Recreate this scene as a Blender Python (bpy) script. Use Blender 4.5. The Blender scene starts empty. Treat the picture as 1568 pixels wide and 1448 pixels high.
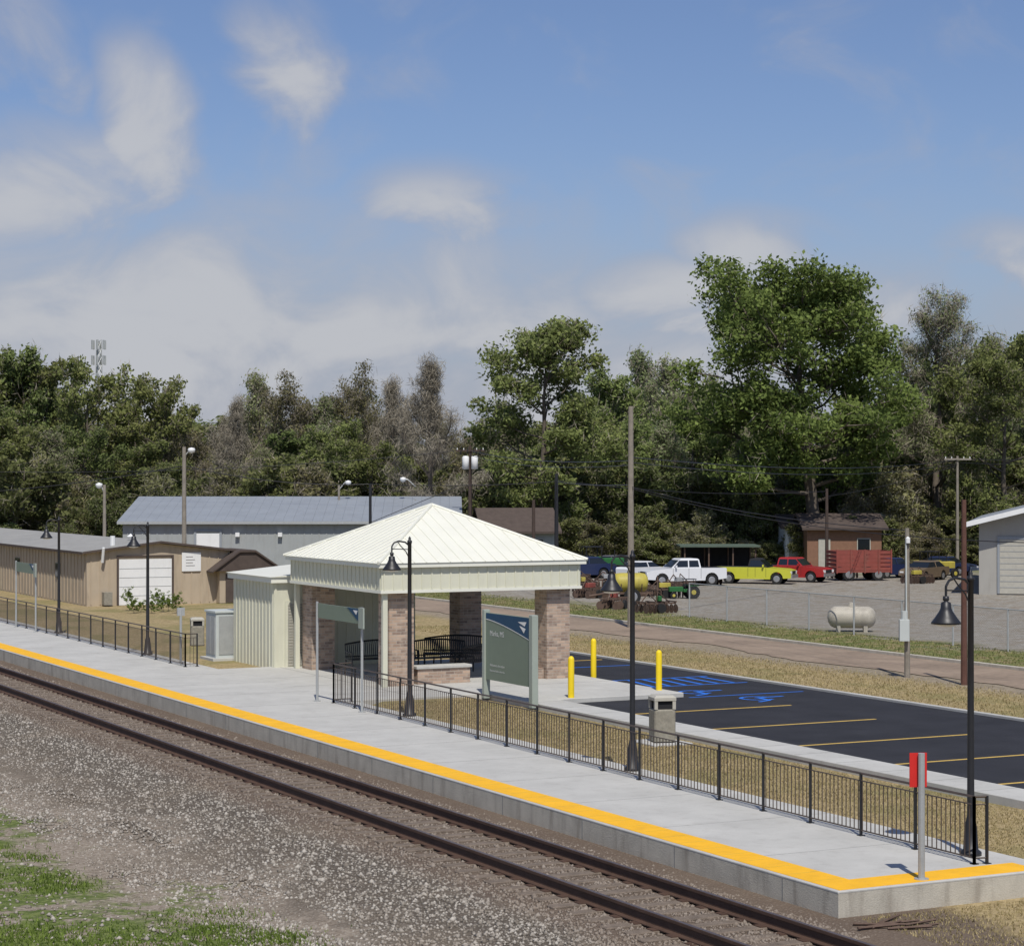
import bpy, math, random
import numpy as np
from mathutils import Vector, Matrix
random.seed(7)
S=bpy.context.scene
S.view_settings.view_transform='Standard'; S.view_settings.look='None'; S.view_settings.exposure=0
HC=5.84; F=3300.0; CX=784.0; HY=733.0
CA=math.radians(27.04); CO=math.cos(CA); SI=math.sin(CA)
def at(px,d):
    l=(px-CX)/F*d
    return (l*CO+d*SI, -l*SI+d*CO)
def gp(px,py,z=0.0):
    return at(px,F*(HC-z)/(py-HY))
def zat(py,d): return HC-(py-HY)*d/F
# ---------------------------------------------------------------- nodes
class NT:
    def __init__(s,nt): s.nt=nt
    def n(s,t,**k):
        x=s.nt.nodes.new(t)
        for a,b in k.items(): setattr(x,a,b)
        return x
    def link(s,a,b): s.nt.links.new(a,b)
    def setin(s,sock,v):
        if isinstance(v,bpy.types.NodeSocket): s.link(v,sock)
        else: sock.default_value=v
    def m(s,op,a,b=0.0,c=None,clamp=False):
        x=s.n('ShaderNodeMath',operation=op,use_clamp=clamp)
        s.setin(x.inputs[0],a); s.setin(x.inputs[1],b)
        if c is not None: s.setin(x.inputs[2],c)
        return x.outputs[0]
    def mix(s,f,a,b,bt='MIX'):
        x=s.n('ShaderNodeMix',data_type='RGBA',blend_type=bt)
        s.setin(x.inputs[0],f)
        s.setin(x.inputs[6],a if isinstance(a,bpy.types.NodeSocket) else (*a,1))
        s.setin(x.inputs[7],b if isinstance(b,bpy.types.NodeSocket) else (*b,1))
        return x.outputs[2]
    def noise(s,vec,scale,detail=4,rough=.55,dist=0):
        x=s.n('ShaderNodeTexNoise'); s.link(vec,x.inputs['Vector'])
        x.inputs['Scale'].default_value=scale; x.inputs['Detail'].default_value=detail
        x.inputs['Roughness'].default_value=rough; x.inputs['Distortion'].default_value=dist
        return x.outputs[0]
    def sstep(s,v,a,b,lo=0,hi=1):
        x=s.n('ShaderNodeMapRange',interpolation_type='SMOOTHSTEP')
        s.setin(x.inputs[0],v); x.inputs[1].default_value=a; x.inputs[2].default_value=b
        x.inputs[3].default_value=lo; x.inputs[4].default_value=hi
        return x.outputs[0]
    def lin(s,v,a,b,lo=0,hi=1):
        x=s.n('ShaderNodeMapRange'); s.setin(x.inputs[0],v); x.inputs[1].default_value=a; x.inputs[2].default_value=b
        x.inputs[3].default_value=lo; x.inputs[4].default_value=hi
        return x.outputs[0]
def newmat(name):
    m=bpy.data.materials.new(name); m.use_nodes=True
    nt=m.node_tree
    return m,NT(nt),nt.nodes['Principled BSDF']
def pm(name,col,rough=.7,var=.12,scale=4,bump=0,metal=0,dirt=0,spec=.3,fine=40):
    m,N,P=newmat(name)
    tc=N.n('ShaderNodeTexCoord').outputs['Object']
    a=N.noise(tc,scale,5,.6)
    b=N.noise(tc,fine,2,.6)
    f=N.m('ADD',N.m('MULTIPLY',a,.65),N.m('MULTIPLY',b,.35))
    f=N.lin(f,.32,.68)
    c=N.mix(f,tuple(x*(1-var) for x in col),tuple(min(1,x*(1+var)) for x in col))
    if dirt>0:
        mp=N.n('ShaderNodeMapping'); N.link(tc,mp.inputs[0]); mp.inputs['Scale'].default_value=(1,1,.18)
        d=N.noise(mp.outputs[0],3.1,5,.65)
        c=N.mix(N.sstep(d,.48,.75,0,dirt),c,(.13,.10,.075))
    N.link(c,P.inputs['Base Color'])
    P.inputs['Roughness'].default_value=rough; P.inputs['Metallic'].default_value=metal
    P.inputs['Specular IOR Level'].default_value=spec
    if bump>0:
        bn=N.n('ShaderNodeBump'); bn.inputs['Strength'].default_value=bump; bn.inputs['Distance'].default_value=.02
        N.link(f,bn.inputs['Height']); N.link(bn.outputs[0],P.inputs['Normal'])
    return m
# ---------------------------------------------------------------- mesh builder
class MB:
    def __init__(s): s.v=[]; s.f=[]
    def add(s,vs,fs):
        o=len(s.v); s.v+= [tuple(p) for p in vs]; s.f+=[tuple(i+o for i in f) for f in fs]
    def box(s,x0,x1,y0,y1,z0,z1):
        s.add([(x0,y0,z0),(x1,y0,z0),(x1,y1,z0),(x0,y1,z0),(x0,y0,z1),(x1,y0,z1),(x1,y1,z1),(x0,y1,z1)],
              [(0,3,2,1),(4,5,6,7),(0,1,5,4),(1,2,6,5),(2,3,7,6),(3,0,4,7)])
    def cbox(s,x0,x1,y0,y1,z0,z1,b=.02):
        s.loft([[(x0+b,y0),(x1-b,y0),(x1,y0+b),(x1,y1-b),(x1-b,y1),(x0+b,y1),(x0,y1-b),(x0,y0+b)]]*2+
               [[(x0+2*b,y0+b),(x1-2*b,y0+b),(x1-b,y0+2*b),(x1-b,y1-2*b),(x1-2*b,y1-b),(x0+2*b,y1-b),(x0+b,y1-2*b),(x0+b,y0+2*b)]],[z0,z1-b,z1])
    def loft(s,rings,zs):
        n=len(rings[0]); vs=[];fs=[]
        for r,z in zip(rings,zs):
            for p in r: vs.append((p[0],p[1],z))
        for k in range(len(rings)-1):
            for i in range(n):
                j=(i+1)%n
                fs.append((k*n+i,k*n+j,(k+1)*n+j,(k+1)*n+i))
        fs.append(tuple(reversed(range(n)))); fs.append(tuple((len(rings)-1)*n+i for i in range(n)))
        s.add(vs,fs)
    def cyl(s,p0,p1,r0,r1=None,n=10,cap=True):
        if r1 is None: r1=r0
        p0=Vector(p0);p1=Vector(p1); d=(p1-p0)
        if d.length<1e-6: return
        d.normalize(); a=Vector((0,0,1)) if abs(d.z)<.9 else Vector((1,0,0))
        u=d.cross(a).normalized(); w=d.cross(u)
        vs=[];fs=[]
        for p,r in((p0,r0),(p1,r1)):
            for i in range(n):
                t=2*math.pi*i/n; vs.append(p+u*math.cos(t)*r+w*math.sin(t)*r)
        for i in range(n):
            j=(i+1)%n; fs.append((i,j,n+j,n+i))
        if cap: fs.append(tuple(range(n-1,-1,-1))); fs.append(tuple(range(n,2*n)))
        s.add(vs,fs)
    def tube(s,pts,r,n=8):
        for a,b in zip(pts[:-1],pts[1:]): s.cyl(a,b,r,r,n)
    def lathe(s,prof,c,n=20):
        vs=[];fs=[];k=len(prof)
        for r,z in prof:
            for i in range(n):
                t=2*math.pi*i/n; vs.append((c[0]+r*math.cos(t),c[1]+r*math.sin(t),c[2]+z))
        for a in range(k-1):
            for i in range(n):
                j=(i+1)%n; fs.append((a*n+i,a*n+j,(a+1)*n+j,(a+1)*n+i))
        s.add(vs,fs)
    def extr(s,poly,axis,a,b):
        n=len(poly)
        if axis=='y': vs=[(p[0],a,p[1]) for p in poly]+[(p[0],b,p[1]) for p in poly]
        else: vs=[(a,p[0],p[1]) for p in poly]+[(b,p[0],p[1]) for p in poly]
        fs=[tuple(range(n)),tuple(range(2*n-1,n-1,-1))]
        for i in range(n):
            j=(i+1)%n; fs.append((i,n+i,n+j,j))
        s.add(vs,fs)
    def quad(s,*p): s.add(p,[tuple(range(len(p)))])
    def mesh(s,name,mat=None,smooth=False,fix=True):
        me=bpy.data.meshes.new(name); me.from_pydata(s.v,[],s.f)
        if mat: me.materials.append(mat)
        if fix and len(s.f)<60000:
            import bmesh
            bm=bmesh.new(); bm.from_mesh(me); bmesh.ops.recalc_face_normals(bm,faces=bm.faces); bm.to_mesh(me); bm.free()
        if smooth:
            for p in me.polygons: p.use_smooth=True
        me.update(); return me
COL=S.collection
def obj(name,me,loc=(0,0,0),rot=0,parent=None):
    o=bpy.data.objects.new(name,me); COL.objects.link(o); o.location=loc; o.rotation_euler=(0,0,rot)
    if parent: o.parent=parent
    return o
class Asset:
    def __init__(s,name,loc=(0,0,0),rot=0):
        s.e=obj(name,None,loc,rot); s.e.empty_display_size=.3; s.p={}
    def part(s,name,mat,smooth=False):
        if name not in s.p: s.p[name]=(MB(),mat,smooth)
        return s.p[name][0]
    def done(s,rev=False):
        for k,(mb,mt,sm) in s.p.items():
            if mb.v: obj(k,mb.mesh(k,mt,sm),parent=s.e)
        return s.e
# ---------------------------------------------------------------- materials
M_conc=pm('concrete',(.47,.46,.425),.85,.13,.8,.15,dirt=.16)
M_conc2=pm('concrete_face',(.47,.435,.36),.9,.15,2,.3,dirt=.45)
M_yel=pm('tactile_yellow',(.85,.45,.02),.7,.10,2,dirt=.12)
M_joint=pm('joint_dark',(.24,.24,.225),.9)
M_asph=pm('fresh_asphalt',(.027,.027,.031),.85,.3,.8,.4,fine=90)
M_road=pm('old_road',(.27,.205,.15),.95,.3,.4,.3,fine=5,dirt=.2)
M_lineY=pm('line_yellow',(.6,.4,.1),.8,.15,6)
M_lineB=pm('line_blue',(.03,.16,.6),.8,.15,6)
M_blk=pm('black_metal',(.018,.018,.02),.45,.2,6,spec=.5)
M_bronze=pm('bronze_rail',(.075,.055,.042),.5,.2,6,spec=.5)
M_cream=pm('cream_metal',(.63,.62,.49),.5,.05,1.5,dirt=.1)
M_creamroof=pm('cream_roof',(.74,.73,.63),.45,.05,1)
M_white=pm('white_paint',(.75,.75,.73),.5,.05,2,dirt=.08)
M_whiteCar=pm('white_car_paint',(.70,.71,.72),.25,.03,2,spec=.6)
M_yelCar=pm('yellow_car_paint',(.55,.55,.05),.25,.04,2,spec=.6)
M_redCar=pm('red_car_paint',(.38,.03,.03),.25,.05,2,spec=.6)
M_blueCar=pm('dark_blue_paint',(.02,.03,.08),.25,.05,2,spec=.6)
M_glass=pm('dark_glass',(.012,.015,.018),.08,.05,2,spec=.8)
M_tyre=pm('tyre',(.02,.02,.02),.85)
M_hub=pm('wheel_hub',(.4,.4,.4),.35,.1,5,metal=.6)
M_galv=pm('galvanised',(.42,.43,.42),.5,.1,5,metal=.3)
M_sage=pm('sage_sign_panel',(.19,.235,.18),.55,.05,2)
M_sagepost=pm('sage_post',(.33,.37,.32),.5,.05,2)
M_navy=pm('navy_panel',(.012,.06,.13),.5,.05,2)
M_wood=pm('weathered_wood',(.25,.22,.18),.9,.25,3,.4)
M_woodD=pm('creosote_wood',(.07,.05,.04),.9,.25,3,.4)
M_woodR=pm('brown_pole',(.12,.06,.045),.9,.25,3,.4)
M_tan=pm('tan_siding',(.44,.36,.26),.7,.08,1.5,dirt=.25)
M_grayS=pm('gray_siding',(.33,.345,.34),.65,.07,1,dirt=.2)
M_grayR=pm('gray_roof',(.27,.29,.31),.5,.10,.7,dirt=.1)
M_roofT=pm('tan_roof',(.33,.32,.29),.6,.12,.7,dirt=.3)
M_shing=pm('brown_shingle',(.085,.065,.055),.9,.2,3)
M_red=pm('sign_red',(.62,.03,.025),.5,.05,3)
M_bollard=pm('bollard_yellow',(.85,.62,.02),.45,.04,3)
M_trash=pm('trash_can_stone',(.27,.25,.20),.85,.25,10,.3,fine=120)
M_trashlid=pm('trash_lid',(.42,.40,.34),.7,.1,6)
M_box=pm('cabinet_gray',(.50,.53,.51),.5,.05,2)
M_rust=pm('rail_rust',(.085,.05,.035),.7,.25,3,.2)
M_railtop=pm('rail_top',(.13,.10,.09),.4,.2,3,metal=.4)
M_green=pm('tractor_green',(.03,.13,.04),.4,.1,3)
M_yelEq=pm('equipment_yellow',(.45,.38,.07),.5,.15,3,dirt=.4)
M_redEq=pm('equipment_red',(.25,.065,.05),.7,.2,3,dirt=.45)
M_rustEq=pm('rusty_steel',(.12,.08,.06),.85,.3,3)
M_tank=pm('propane_tank_paint',(.48,.44,.36),.5,.08,3,dirt=.35)
M_brickH=pm('house_brick',(.23,.125,.08),.9,.15,4)
M_dark=pm('dark_opening',(.02,.02,.022),.9)
M_cpt=pm('carport_roof',(.09,.12,.09),.7,.1,3)
M_tie=pm('tie_wood',(.17,.135,.105),.95,.35,5,.5)
def stone():
    m,N,P=newmat('ledge_stone')
    tc=N.n('ShaderNodeTexCoord').outputs['Object']; sp=N.n('ShaderNodeSeparateXYZ'); N.link(tc,sp.inputs[0])
    cb=N.n('ShaderNodeCombineXYZ'); N.link(N.m('ADD',sp.outputs[0],sp.outputs[1]),cb.inputs[0]); N.link(sp.outputs[2],cb.inputs[1])
    b=N.n('ShaderNodeTexBrick'); N.link(cb.outputs[0],b.inputs['Vector'])
    b.inputs['Scale'].default_value=1; b.inputs['Brick Width'].default_value=.27; b.inputs['Row Height'].default_value=.085
    b.inputs['Mortar Size'].default_value=.008; b.inputs['Color1'].default_value=(.50,.35,.25,1); b.inputs['Color2'].default_value=(.20,.14,.11,1)
    b.inputs['Mortar'].default_value=(.40,.35,.29,1); b.offset=.5
    n=N.noise(tc,6,5)
    mx=N.mix(N.m('MULTIPLY',N.sstep(n,.4,.7),.5),b.outputs[0],(.50,.40,.31))
    N.link(mx,P.inputs['Base Color']); P.inputs['Roughness'].default_value=.9
    bn=N.n('ShaderNodeBump'); bn.inputs['Strength'].default_value=.6; bn.inputs['Distance'].default_value=.02
    N.link(b.outputs[1],bn.inputs['Height']); bn.invert=True; N.link(bn.outputs[0],P.inputs['Normal'])
    return m
M_stone=stone()
def chain():
    m,N,P=newmat('chain_link_mesh')
    tc=N.n('ShaderNodeTexCoord').outputs['Object']; sp=N.n('ShaderNodeSeparateXYZ'); N.link(tc,sp.inputs[0])
    h=N.m('ADD',sp.outputs[0],sp.outputs[1])
    a=N.m('LESS_THAN',N.m('FRACT',N.m('MULTIPLY',N.m('ADD',h,sp.outputs[2]),11)),.08)
    b=N.m('LESS_THAN',N.m('FRACT',N.m('MULTIPLY',N.m('SUBTRACT',h,sp.outputs[2]),11)),.08)
    N.link(N.m('MAXIMUM',a,b),P.inputs['Alpha']); P.inputs['Base Color'].default_value=(.25,.25,.25,1)
    return m
M_chain=chain()
def leafmat(name,dark,light,trans=.4):
    m=bpy.data.materials.new(name); m.use_nodes=True; nt=m.node_tree; nt.nodes.clear(); N=NT(nt)
    at_=N.n('ShaderNodeAttribute',attribute_name='tint').outputs['Fac']
    oi=N.n('ShaderNodeAttribute',attribute_name='tvar').outputs['Fac']
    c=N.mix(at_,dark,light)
    hs=N.n('ShaderNodeHueSaturation'); N.link(c,hs.inputs['Color'])
    N.link(N.lin(oi,0,1,.482,.518),hs.inputs['Hue']); N.link(N.lin(N.m('FRACT',N.m('MULTIPLY',oi,7.3)),0,1,.8,1.2),hs.inputs['Value'])
    d=N.n('ShaderNodeBsdfDiffuse'); N.link(hs.outputs[0],d.inputs[0])
    o=N.n('ShaderNodeOutputMaterial')
    if trans>0:
        t=N.n('ShaderNodeBsdfTranslucent'); N.link(hs.outputs[0],t.inputs[0])
        mx=N.n('ShaderNodeMixShader'); mx.inputs[0].default_value=trans; N.link(d.outputs[0],mx.inputs[1]); N.link(t.outputs[0],mx.inputs[2])
        N.link(mx.outputs[0],o.inputs[0])
    else: N.link(d.outputs[0],o.inputs[0])
    return m
L_oak=leafmat('leaf_oak',(.08,.115,.034),(.26,.325,.095))
L_green=leafmat('leaf_green',(.115,.145,.05),(.32,.36,.13))
L_light=leafmat('leaf_pale',(.16,.19,.085),(.37,.42,.20))
L_brown=leafmat('leaf_bud_brown',(.16,.155,.07),(.35,.33,.16))
L_twig=leafmat('twigs',(.17,.15,.115),(.36,.32,.25),0)
L_bush=leafmat('leaf_bush',(.09,.105,.042),(.26,.28,.11))
L_grass=leafmat('grass_blades',(.08,.12,.022),(.22,.29,.065),.3)
L_dry=leafmat('dry_grass_blades',(.22,.18,.08),(.48,.39,.21),.2)
L_verge=leafmat('verge_blades',(.12,.125,.045),(.27,.27,.11),.2)
M_bark=pm('bark',(.13,.108,.085),.95,.3,3,.4)
# ---------------------------------------------------------------- ground
def ramp(x,a,b,za,zb):
    t=min(1,max(0,(x-a)/(b-a))); t=t*t*(3-2*t); return za+(zb-za)*t
def terr(x,y):
    if x<18: z=ramp(x,11.2,13.9,-.64,-.43)
    elif x<21.9: z=-.38
    else:
        if y>25.2: z=ramp(x,21.9,23,-.36,-.07)
        else: z=ramp(x,20,26,-.38,-.10)
        if x>25.5: z=-.17
    if x<12: z+= .05*math.sin(x*1.3+y*.7)*math.sin(y*.43+1)
    return z
def ground():
    xs=[-1500,-600,-200,-80,-40,-20]+[-10+i*1.0 for i in range(21)]+[11+i*.5 for i in range(33)]+[28,30,33,36,40,45,50,60,80,110,160,260,500,900,1600]
    xs=sorted(set(xs))
    ys=[-1500,-500,-150,-50,-10,0,10,15]+[18+i for i in range(7)]+[25.0,25.3]+[26+i for i in range(34)]+[62,65,70,75,80,90,100,120,150,200,300,500,900,1800]
    vs=[(x,y,terr(x,y)) for y in ys for x in xs]; n=len(xs)
    fs=[(j*n+i,j*n+i+1,(j+1)*n+i+1,(j+1)*n+i) for j in range(len(ys)-1) for i in range(n-1)]
    me=bpy.data.meshes.new('ground'); me.from_pydata(vs,[],fs)
    for p in me.polygons: p.use_smooth=True
    m,N,P=newmat('ground_mix')
    g=N.n('ShaderNodeNewGeometry').outputs['Position']; sp=N.n('ShaderNodeSeparateXYZ'); N.link(g,sp.inputs[0]); X=sp.outputs[0]; Y=sp.outputs[1]
    n1=N.noise(g,.35,5,.6); n2=N.noise(g,1.6,5,.62); n3=N.noise(g,9,4,.65); n4=N.noise(g,45,2,.6)
    vo=N.n('ShaderNodeTexVoronoi'); N.link(g,vo.inputs[0]); vo.inputs['Scale'].default_value=19
    vs_=N.n('ShaderNodeSeparateColor'); N.link(vo.outputs['Color'],vs_.inputs[0]); vr=vs_.outputs[0]; vd=vo.outputs['Distance']
    bal=N.mix(vr,(.175,.15,.12),(.42,.38,.325))
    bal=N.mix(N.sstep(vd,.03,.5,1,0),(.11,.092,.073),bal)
    bal=N.mix(N.m('MULTIPLY',N.sstep(n1,.45,.65),.5),bal,(.22,.18,.135))
    bal=N.mix(N.m('MULTIPLY',N.sstep(X,13.9,14.7),.6),bal,(.16,.115,.085))
    dirt=N.mix(N.sstep(n3,.35,.65),(.19,.15,.11),(.33,.275,.215))
    dirt=N.mix(N.m('MULTIPLY',N.sstep(n4,.5,.62),.45),dirt,(.38,.35,.31))
    grn=N.mix(N.sstep(n3,.35,.65),(.08,.11,.03),(.18,.21,.07))
    tan=N.mix(N.sstep(n3,.3,.7),(.25,.19,.095),(.44,.345,.19))
    tan=N.mix(N.m('MULTIPLY',N.sstep(n1,.45,.62),.6),tan,(.19,.18,.07))
    gra=N.mix(N.sstep(n3,.35,.65),(.22,.20,.17),(.36,.335,.29))
    gra=N.mix(N.m('MULTIPLY',N.sstep(n2,.46,.64),.6),gra,(.22,.175,.12))
    gt=N.mix(N.sstep(n2,.36,.58),(.28,.22,.12),(.13,.155,.05))
    Xn=N.m('ADD',X,N.m('MULTIPLY',N.m('SUBTRACT',n1,.5),7.0)); Xn=N.m('ADD',Xn,N.m('MULTIPLY',N.m('SUBTRACT',n2,.5),3.0))
    base=N.mix(N.sstep(Xn,9.2,10.4),N.mix(N.sstep(n2,.52,.60),grn,dirt),dirt)
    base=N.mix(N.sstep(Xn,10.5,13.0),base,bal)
    Xm=N.m('ADD',X,N.m('MULTIPLY',N.m('SUBTRACT',n2,.5),2.0))
    base=N.mix(N.sstep(Xm,19.3,20.2),base,tan)
    base=N.mix(N.m('MULTIPLY',N.sstep(Xm,38.8,40.6),.8),base,dirt)
    base=N.mix(N.sstep(Xm,44.4,45.4),base,gt)
    Xw=N.m('ADD',Xm,N.m('MULTIPLY',N.m('SUBTRACT',n1,.5),9.0))
    base=N.mix(N.sstep(Xw,48.4,51.3),base,gra)
    d=N.m('ADD',N.m('MULTIPLY',X,SI),N.m('MULTIPLY',Y,CO))
    base=N.mix(N.sstep(N.m('ADD',d,N.m('MULTIPLY',n1,20)),140,155),base,(.16,.165,.075))
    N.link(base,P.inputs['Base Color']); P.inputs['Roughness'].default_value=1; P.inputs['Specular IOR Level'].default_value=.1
    bn=N.n('ShaderNodeBump'); bn.inputs['Strength'].default_value=.7; bn.inputs['Distance'].default_value=.035
    h=N.m('ADD',N.m('MULTIPLY',vd,-.7),N.m('MULTIPLY',n4,.8)); N.link(h,bn.inputs['Height']); N.link(bn.outputs[0],P.inputs['Normal'])
    me.materials.append(m); obj('ground',me)
ground()
def npmesh(name,V,Fc,mats,midx=None,tint=None,tvar=None):
    me=bpy.data.meshes.new(name)
    V=np.asarray(V,dtype=np.float32)
    nv=len(V); me.vertices.add(nv); me.vertices.foreach_set('co',V.ravel())
    k=Fc.shape[1]; nf=len(Fc); loops=Fc.ravel().astype(np.int32); starts=np.arange(nf,dtype=np.int32)*k
    tot=np.full(nf,k,dtype=np.int32)
    me.loops.add(len(loops)); me.loops.foreach_set('vertex_index',loops)
    me.polygons.add(nf); me.polygons.foreach_set('loop_start',starts); me.polygons.foreach_set('loop_total',tot)
    for m in mats: me.materials.append(m)
    if midx is not None: me.polygons.foreach_set('material_index',midx.astype(np.int32))
    for nm_,arr in (('tint',tint),('tvar',tvar)):
        if arr is not None:
            a=me.attributes.new(nm_,'FLOAT','POINT'); a.data.foreach_set('value',arr.astype(np.float32))
    me.update(calc_edges=True); return me
tv=np.vectorize(terr)
def rocks(n,seed):
    r=np.random.RandomState(seed)
    x=r.uniform(10.2,17.95,n); y=24+ (r.uniform(0,1,n)**1.5)*50
    x=np.where(r.rand(n)<.12,r.uniform(5,12,n),x)
    z=tv(x,y)
    s=r.uniform(.016,.040,n)*(1+.9*(r.rand(n)**8))
    keep=~((np.abs(x-15.43)<.09)|(np.abs(x-16.87)<.09)); x,y,z,s=x[keep],y[keep],z[keep],s[keep]; n=len(x)
    o=np.array([(1,0,0),(0,1,0),(-1,0,0),(0,-1,0),(0,0,.75),(0,0,-.75)],dtype=float)
    f=np.array([(0,1,4),(1,2,4),(2,3,4),(3,0,4),(1,0,5),(2,1,5),(3,2,5),(0,3,5)])
    a=r.uniform(0,6.28,n); V=o[None]*s[:,None,None]*r.uniform(.6,1.25,(n,6,1))
    ca,sa=np.cos(a)[:,None],np.sin(a)[:,None]
    X=V[:,:,0]*ca-V[:,:,1]*sa; Y=V[:,:,0]*sa+V[:,:,1]*ca
    W=np.stack([X+x[:,None],Y+y[:,None],V[:,:,2]+z[:,None]+.004],-1)
    Fc=(f[None]+np.arange(n)[:,None,None]*6).reshape(-1,3)
    t=np.repeat(r.rand(n)**1.4,6)
    m,N,P=newmat('ballast_stone'); at_=N.n('ShaderNodeAttribute',attribute_name='tint').outputs['Fac']
    g=N.n('ShaderNodeNewGeometry').outputs['Position']; sp=N.n('ShaderNodeSeparateXYZ'); N.link(g,sp.inputs[0])
    c=N.mix(at_,(.17,.145,.115),(.46,.42,.36))
    c=N.mix(N.m('MULTIPLY',N.sstep(sp.outputs[0],13.9,14.7),.62),c,(.17,.125,.092))
    n2=N.noise(g,.35,5,.6); c=N.mix(N.m('MULTIPLY',N.sstep(n2,.45,.65),.5),c,(.24,.195,.15))
    N.link(c,P.inputs['Base Color']); P.inputs['Roughness'].default_value=.95
    obj('ballast_gravel',npmesh('ballast_gravel',W.reshape(-1,3),Fc,[m],None,t))
rocks(60000,3)
def blades(name,x,y,z,hmin,hmax,w,mat,seed):
    r=np.random.RandomState(seed); n=len(x); h=r.uniform(hmin,hmax,n); a=r.uniform(0,6.28,n)
    dx,dy=np.cos(a)*w,np.sin(a)*w; lx,ly=r.normal(0,.4,n)*h,r.normal(0,.4,n)*h
    V=np.stack([np.stack([x-dx,y-dy,z],-1),np.stack([x+dx,y+dy,z],-1),np.stack([x+lx,y+ly,z+h],-1)],1).reshape(-1,3)
    t=np.repeat(r.rand(n),3); Fc=np.arange(3*n).reshape(-1,3)
    obj(name,npmesh(name,V,Fc,[mat],None,t,np.full(3*n,.5)))
r=np.random.RandomState(11)
cx=r.uniform(0,11.8,900); cy=r.uniform(23,46,900)
dens=1/(1+np.exp((cx-(10.4-.18*(cy-27)))*1.6)); ok=(r.rand(900)<dens*(.5+.5*np.sin(cx*1.7+cy*1.1)))|((cy<30.5)&(cx<11.0)&(r.rand(900)<.85))
ok&=~((np.abs(cx-8.6)<1.1)&(np.abs(cy-32.2)<1.4)); cx,cy=cx[ok],cy[ok]
nb_=110000
k=r.randint(0,len(cx),nb_); sp_=r.uniform(.12,.5,len(cx))[k]
x=cx[k]+r.normal(0,1,nb_)*sp_; y=cy[k]+r.normal(0,1,nb_)*sp_*1.2
blades('foreground_grass',x,y,tv(x,y),.02,.085,.012,L_grass,5)
x=r.uniform(22.15,26.0,60000); y=r.uniform(14,52,60000)
x2=r.uniform(18.2,30,26000); y2=r.uniform(19,24.9,26000); x=np.append(x,x2); y=np.append(y,y2)
blades('dry_lawn',x,y,tv(x,y),.02,.055,.010,L_dry,6)
x=r.uniform(45,49.8,24000); y=r.uniform(40,120,24000)
blades('verge_grass',x,y,tv(x,y),.02,.09,.02,L_verge,7)
x=r.uniform(35.5,40.0,26000)+r.normal(0,.3,26000); y=r.uniform(30,80,26000); x=np.maximum(x,35.5)
blades('dry_verge_grass',x,y,tv(x,y),.03,.07,.015,L_dry,8)
# ---------------------------------------------------------------- track
t=Asset('railway_track')
rl=t.part('rails',M_rust); rt=t.part('rail_heads',M_railtop); ti=t.part('ties',M_tie); pl=t.part('tie_plates',M_rust)
for xc in (15.43,16.87):
    prof=[(-.07,-.40),(.07,-.40),(.07,-.385),(.012,-.365),(.012,-.255),(.036,-.243),(.036,-.206),(-.036,-.206),(-.036,-.243),(-.012,-.255),(-.012,-.365),(-.07,-.385)]
    rl.extr([(xc+a,b) for a,b in prof],'y',5,190)
    rt.box(xc-.03,xc+.03,5,190,-.2055,-.2)
y=6.0
while y<150:
    w=random.uniform(.105,.125); a=random.uniform(-.06,.06); zt=-.400+random.uniform(-.012,.008)
    ti.cbox(14.85+a,17.45+a,y-w,y+w,-.58,zt,.012)
    for xc in (15.43,16.87): pl.box(xc-.17,xc+.17,y-.09,y+.09,zt-.002,zt+.012)
    y+=.52+random.uniform(-.03,.03)
t.done()
# ---------------------------------------------------------------- platform
p=Asset('station_platform')
b=p.part('slab',M_conc); b.cbox(18.0,22.1,25.1,135,-.03,0,.012)
b=p.part('foundation_wall',M_conc2); b.box(18.003,22.097,25.103,134.9,-.75,-.0301)
b=p.part('tactile_strip',M_yel); b.box(18.06,18.67,25.16,134.8,-.01,.006); b.box(18.672,21.7,25.16,25.77,-.01,.006)
j=p.part('joints',M_joint)
y=28.0
while y<134:
    j.box(18.675,22.05,y-.006,y+.006,-.01,.002); y+=3.05
y=26.5
while y<134:
    j.box(17.999,18.0025,y-.012,y+.012,-.6,-.032); y+=3.05
j=p.part('tactile_joints',M_yelEq)
y=25.9
while y<134:
    j.box(18.062,18.668,y-.004,y+.004,-.01,.0075); y+=.61
p.done()
pd=Asset('shelter_pavement')
b=pd.part('slab',M_conc)
b.cbox(22.103,31.0,52.6,63.2,-.3,-.003,.012)
b.cbox(27.103,31.0,50.4,52.597,-.3,-.003,.012)
j=pd.part('joints',M_joint)
for yy in (54.3,56.9,59.5): j.box(22.12,30.9,yy-.008,yy+.008,-.02,.0)
for xx in (24.0,): j.box(xx-.008,xx+.008,52.7,63.1,-.02,.0005)
pd.done()
sw=Asset('sidewalk')
b=sw.part('slab',M_conc); b.cbox(26.1,27.1,5,52.597,-.3,-.004,.012)
j=sw.part('joints',M_joint)
y=8.
while y<52: j.box(26.12,27.08,y-.006,y+.006,-.02,-.001); y+=1.5
sw.done()
pk=Asset('parking_lot')
b=pk.part('asphalt',M_asph)
b.add([(27.1,-5,-.125),(35.3,-5,-.125),(35.3,66,-.125),(31.0,66,-.125),(31.0,50.4,-.125),(27.1,50.4,-.125)],[(0,1,2,3,4,5)])
l=pk.part('yellow_lines',M_lineY)
for yy in (26.6,29.9,33.2,36.5,40.0,43.6,47.3): l.box(27.12,32.4,yy-.045,yy+.045,-.13,-.120)
l.box(31.3,35,62,62.1,-.13,-.12)
l=pk.part('blue_lines',M_lineB)
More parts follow.
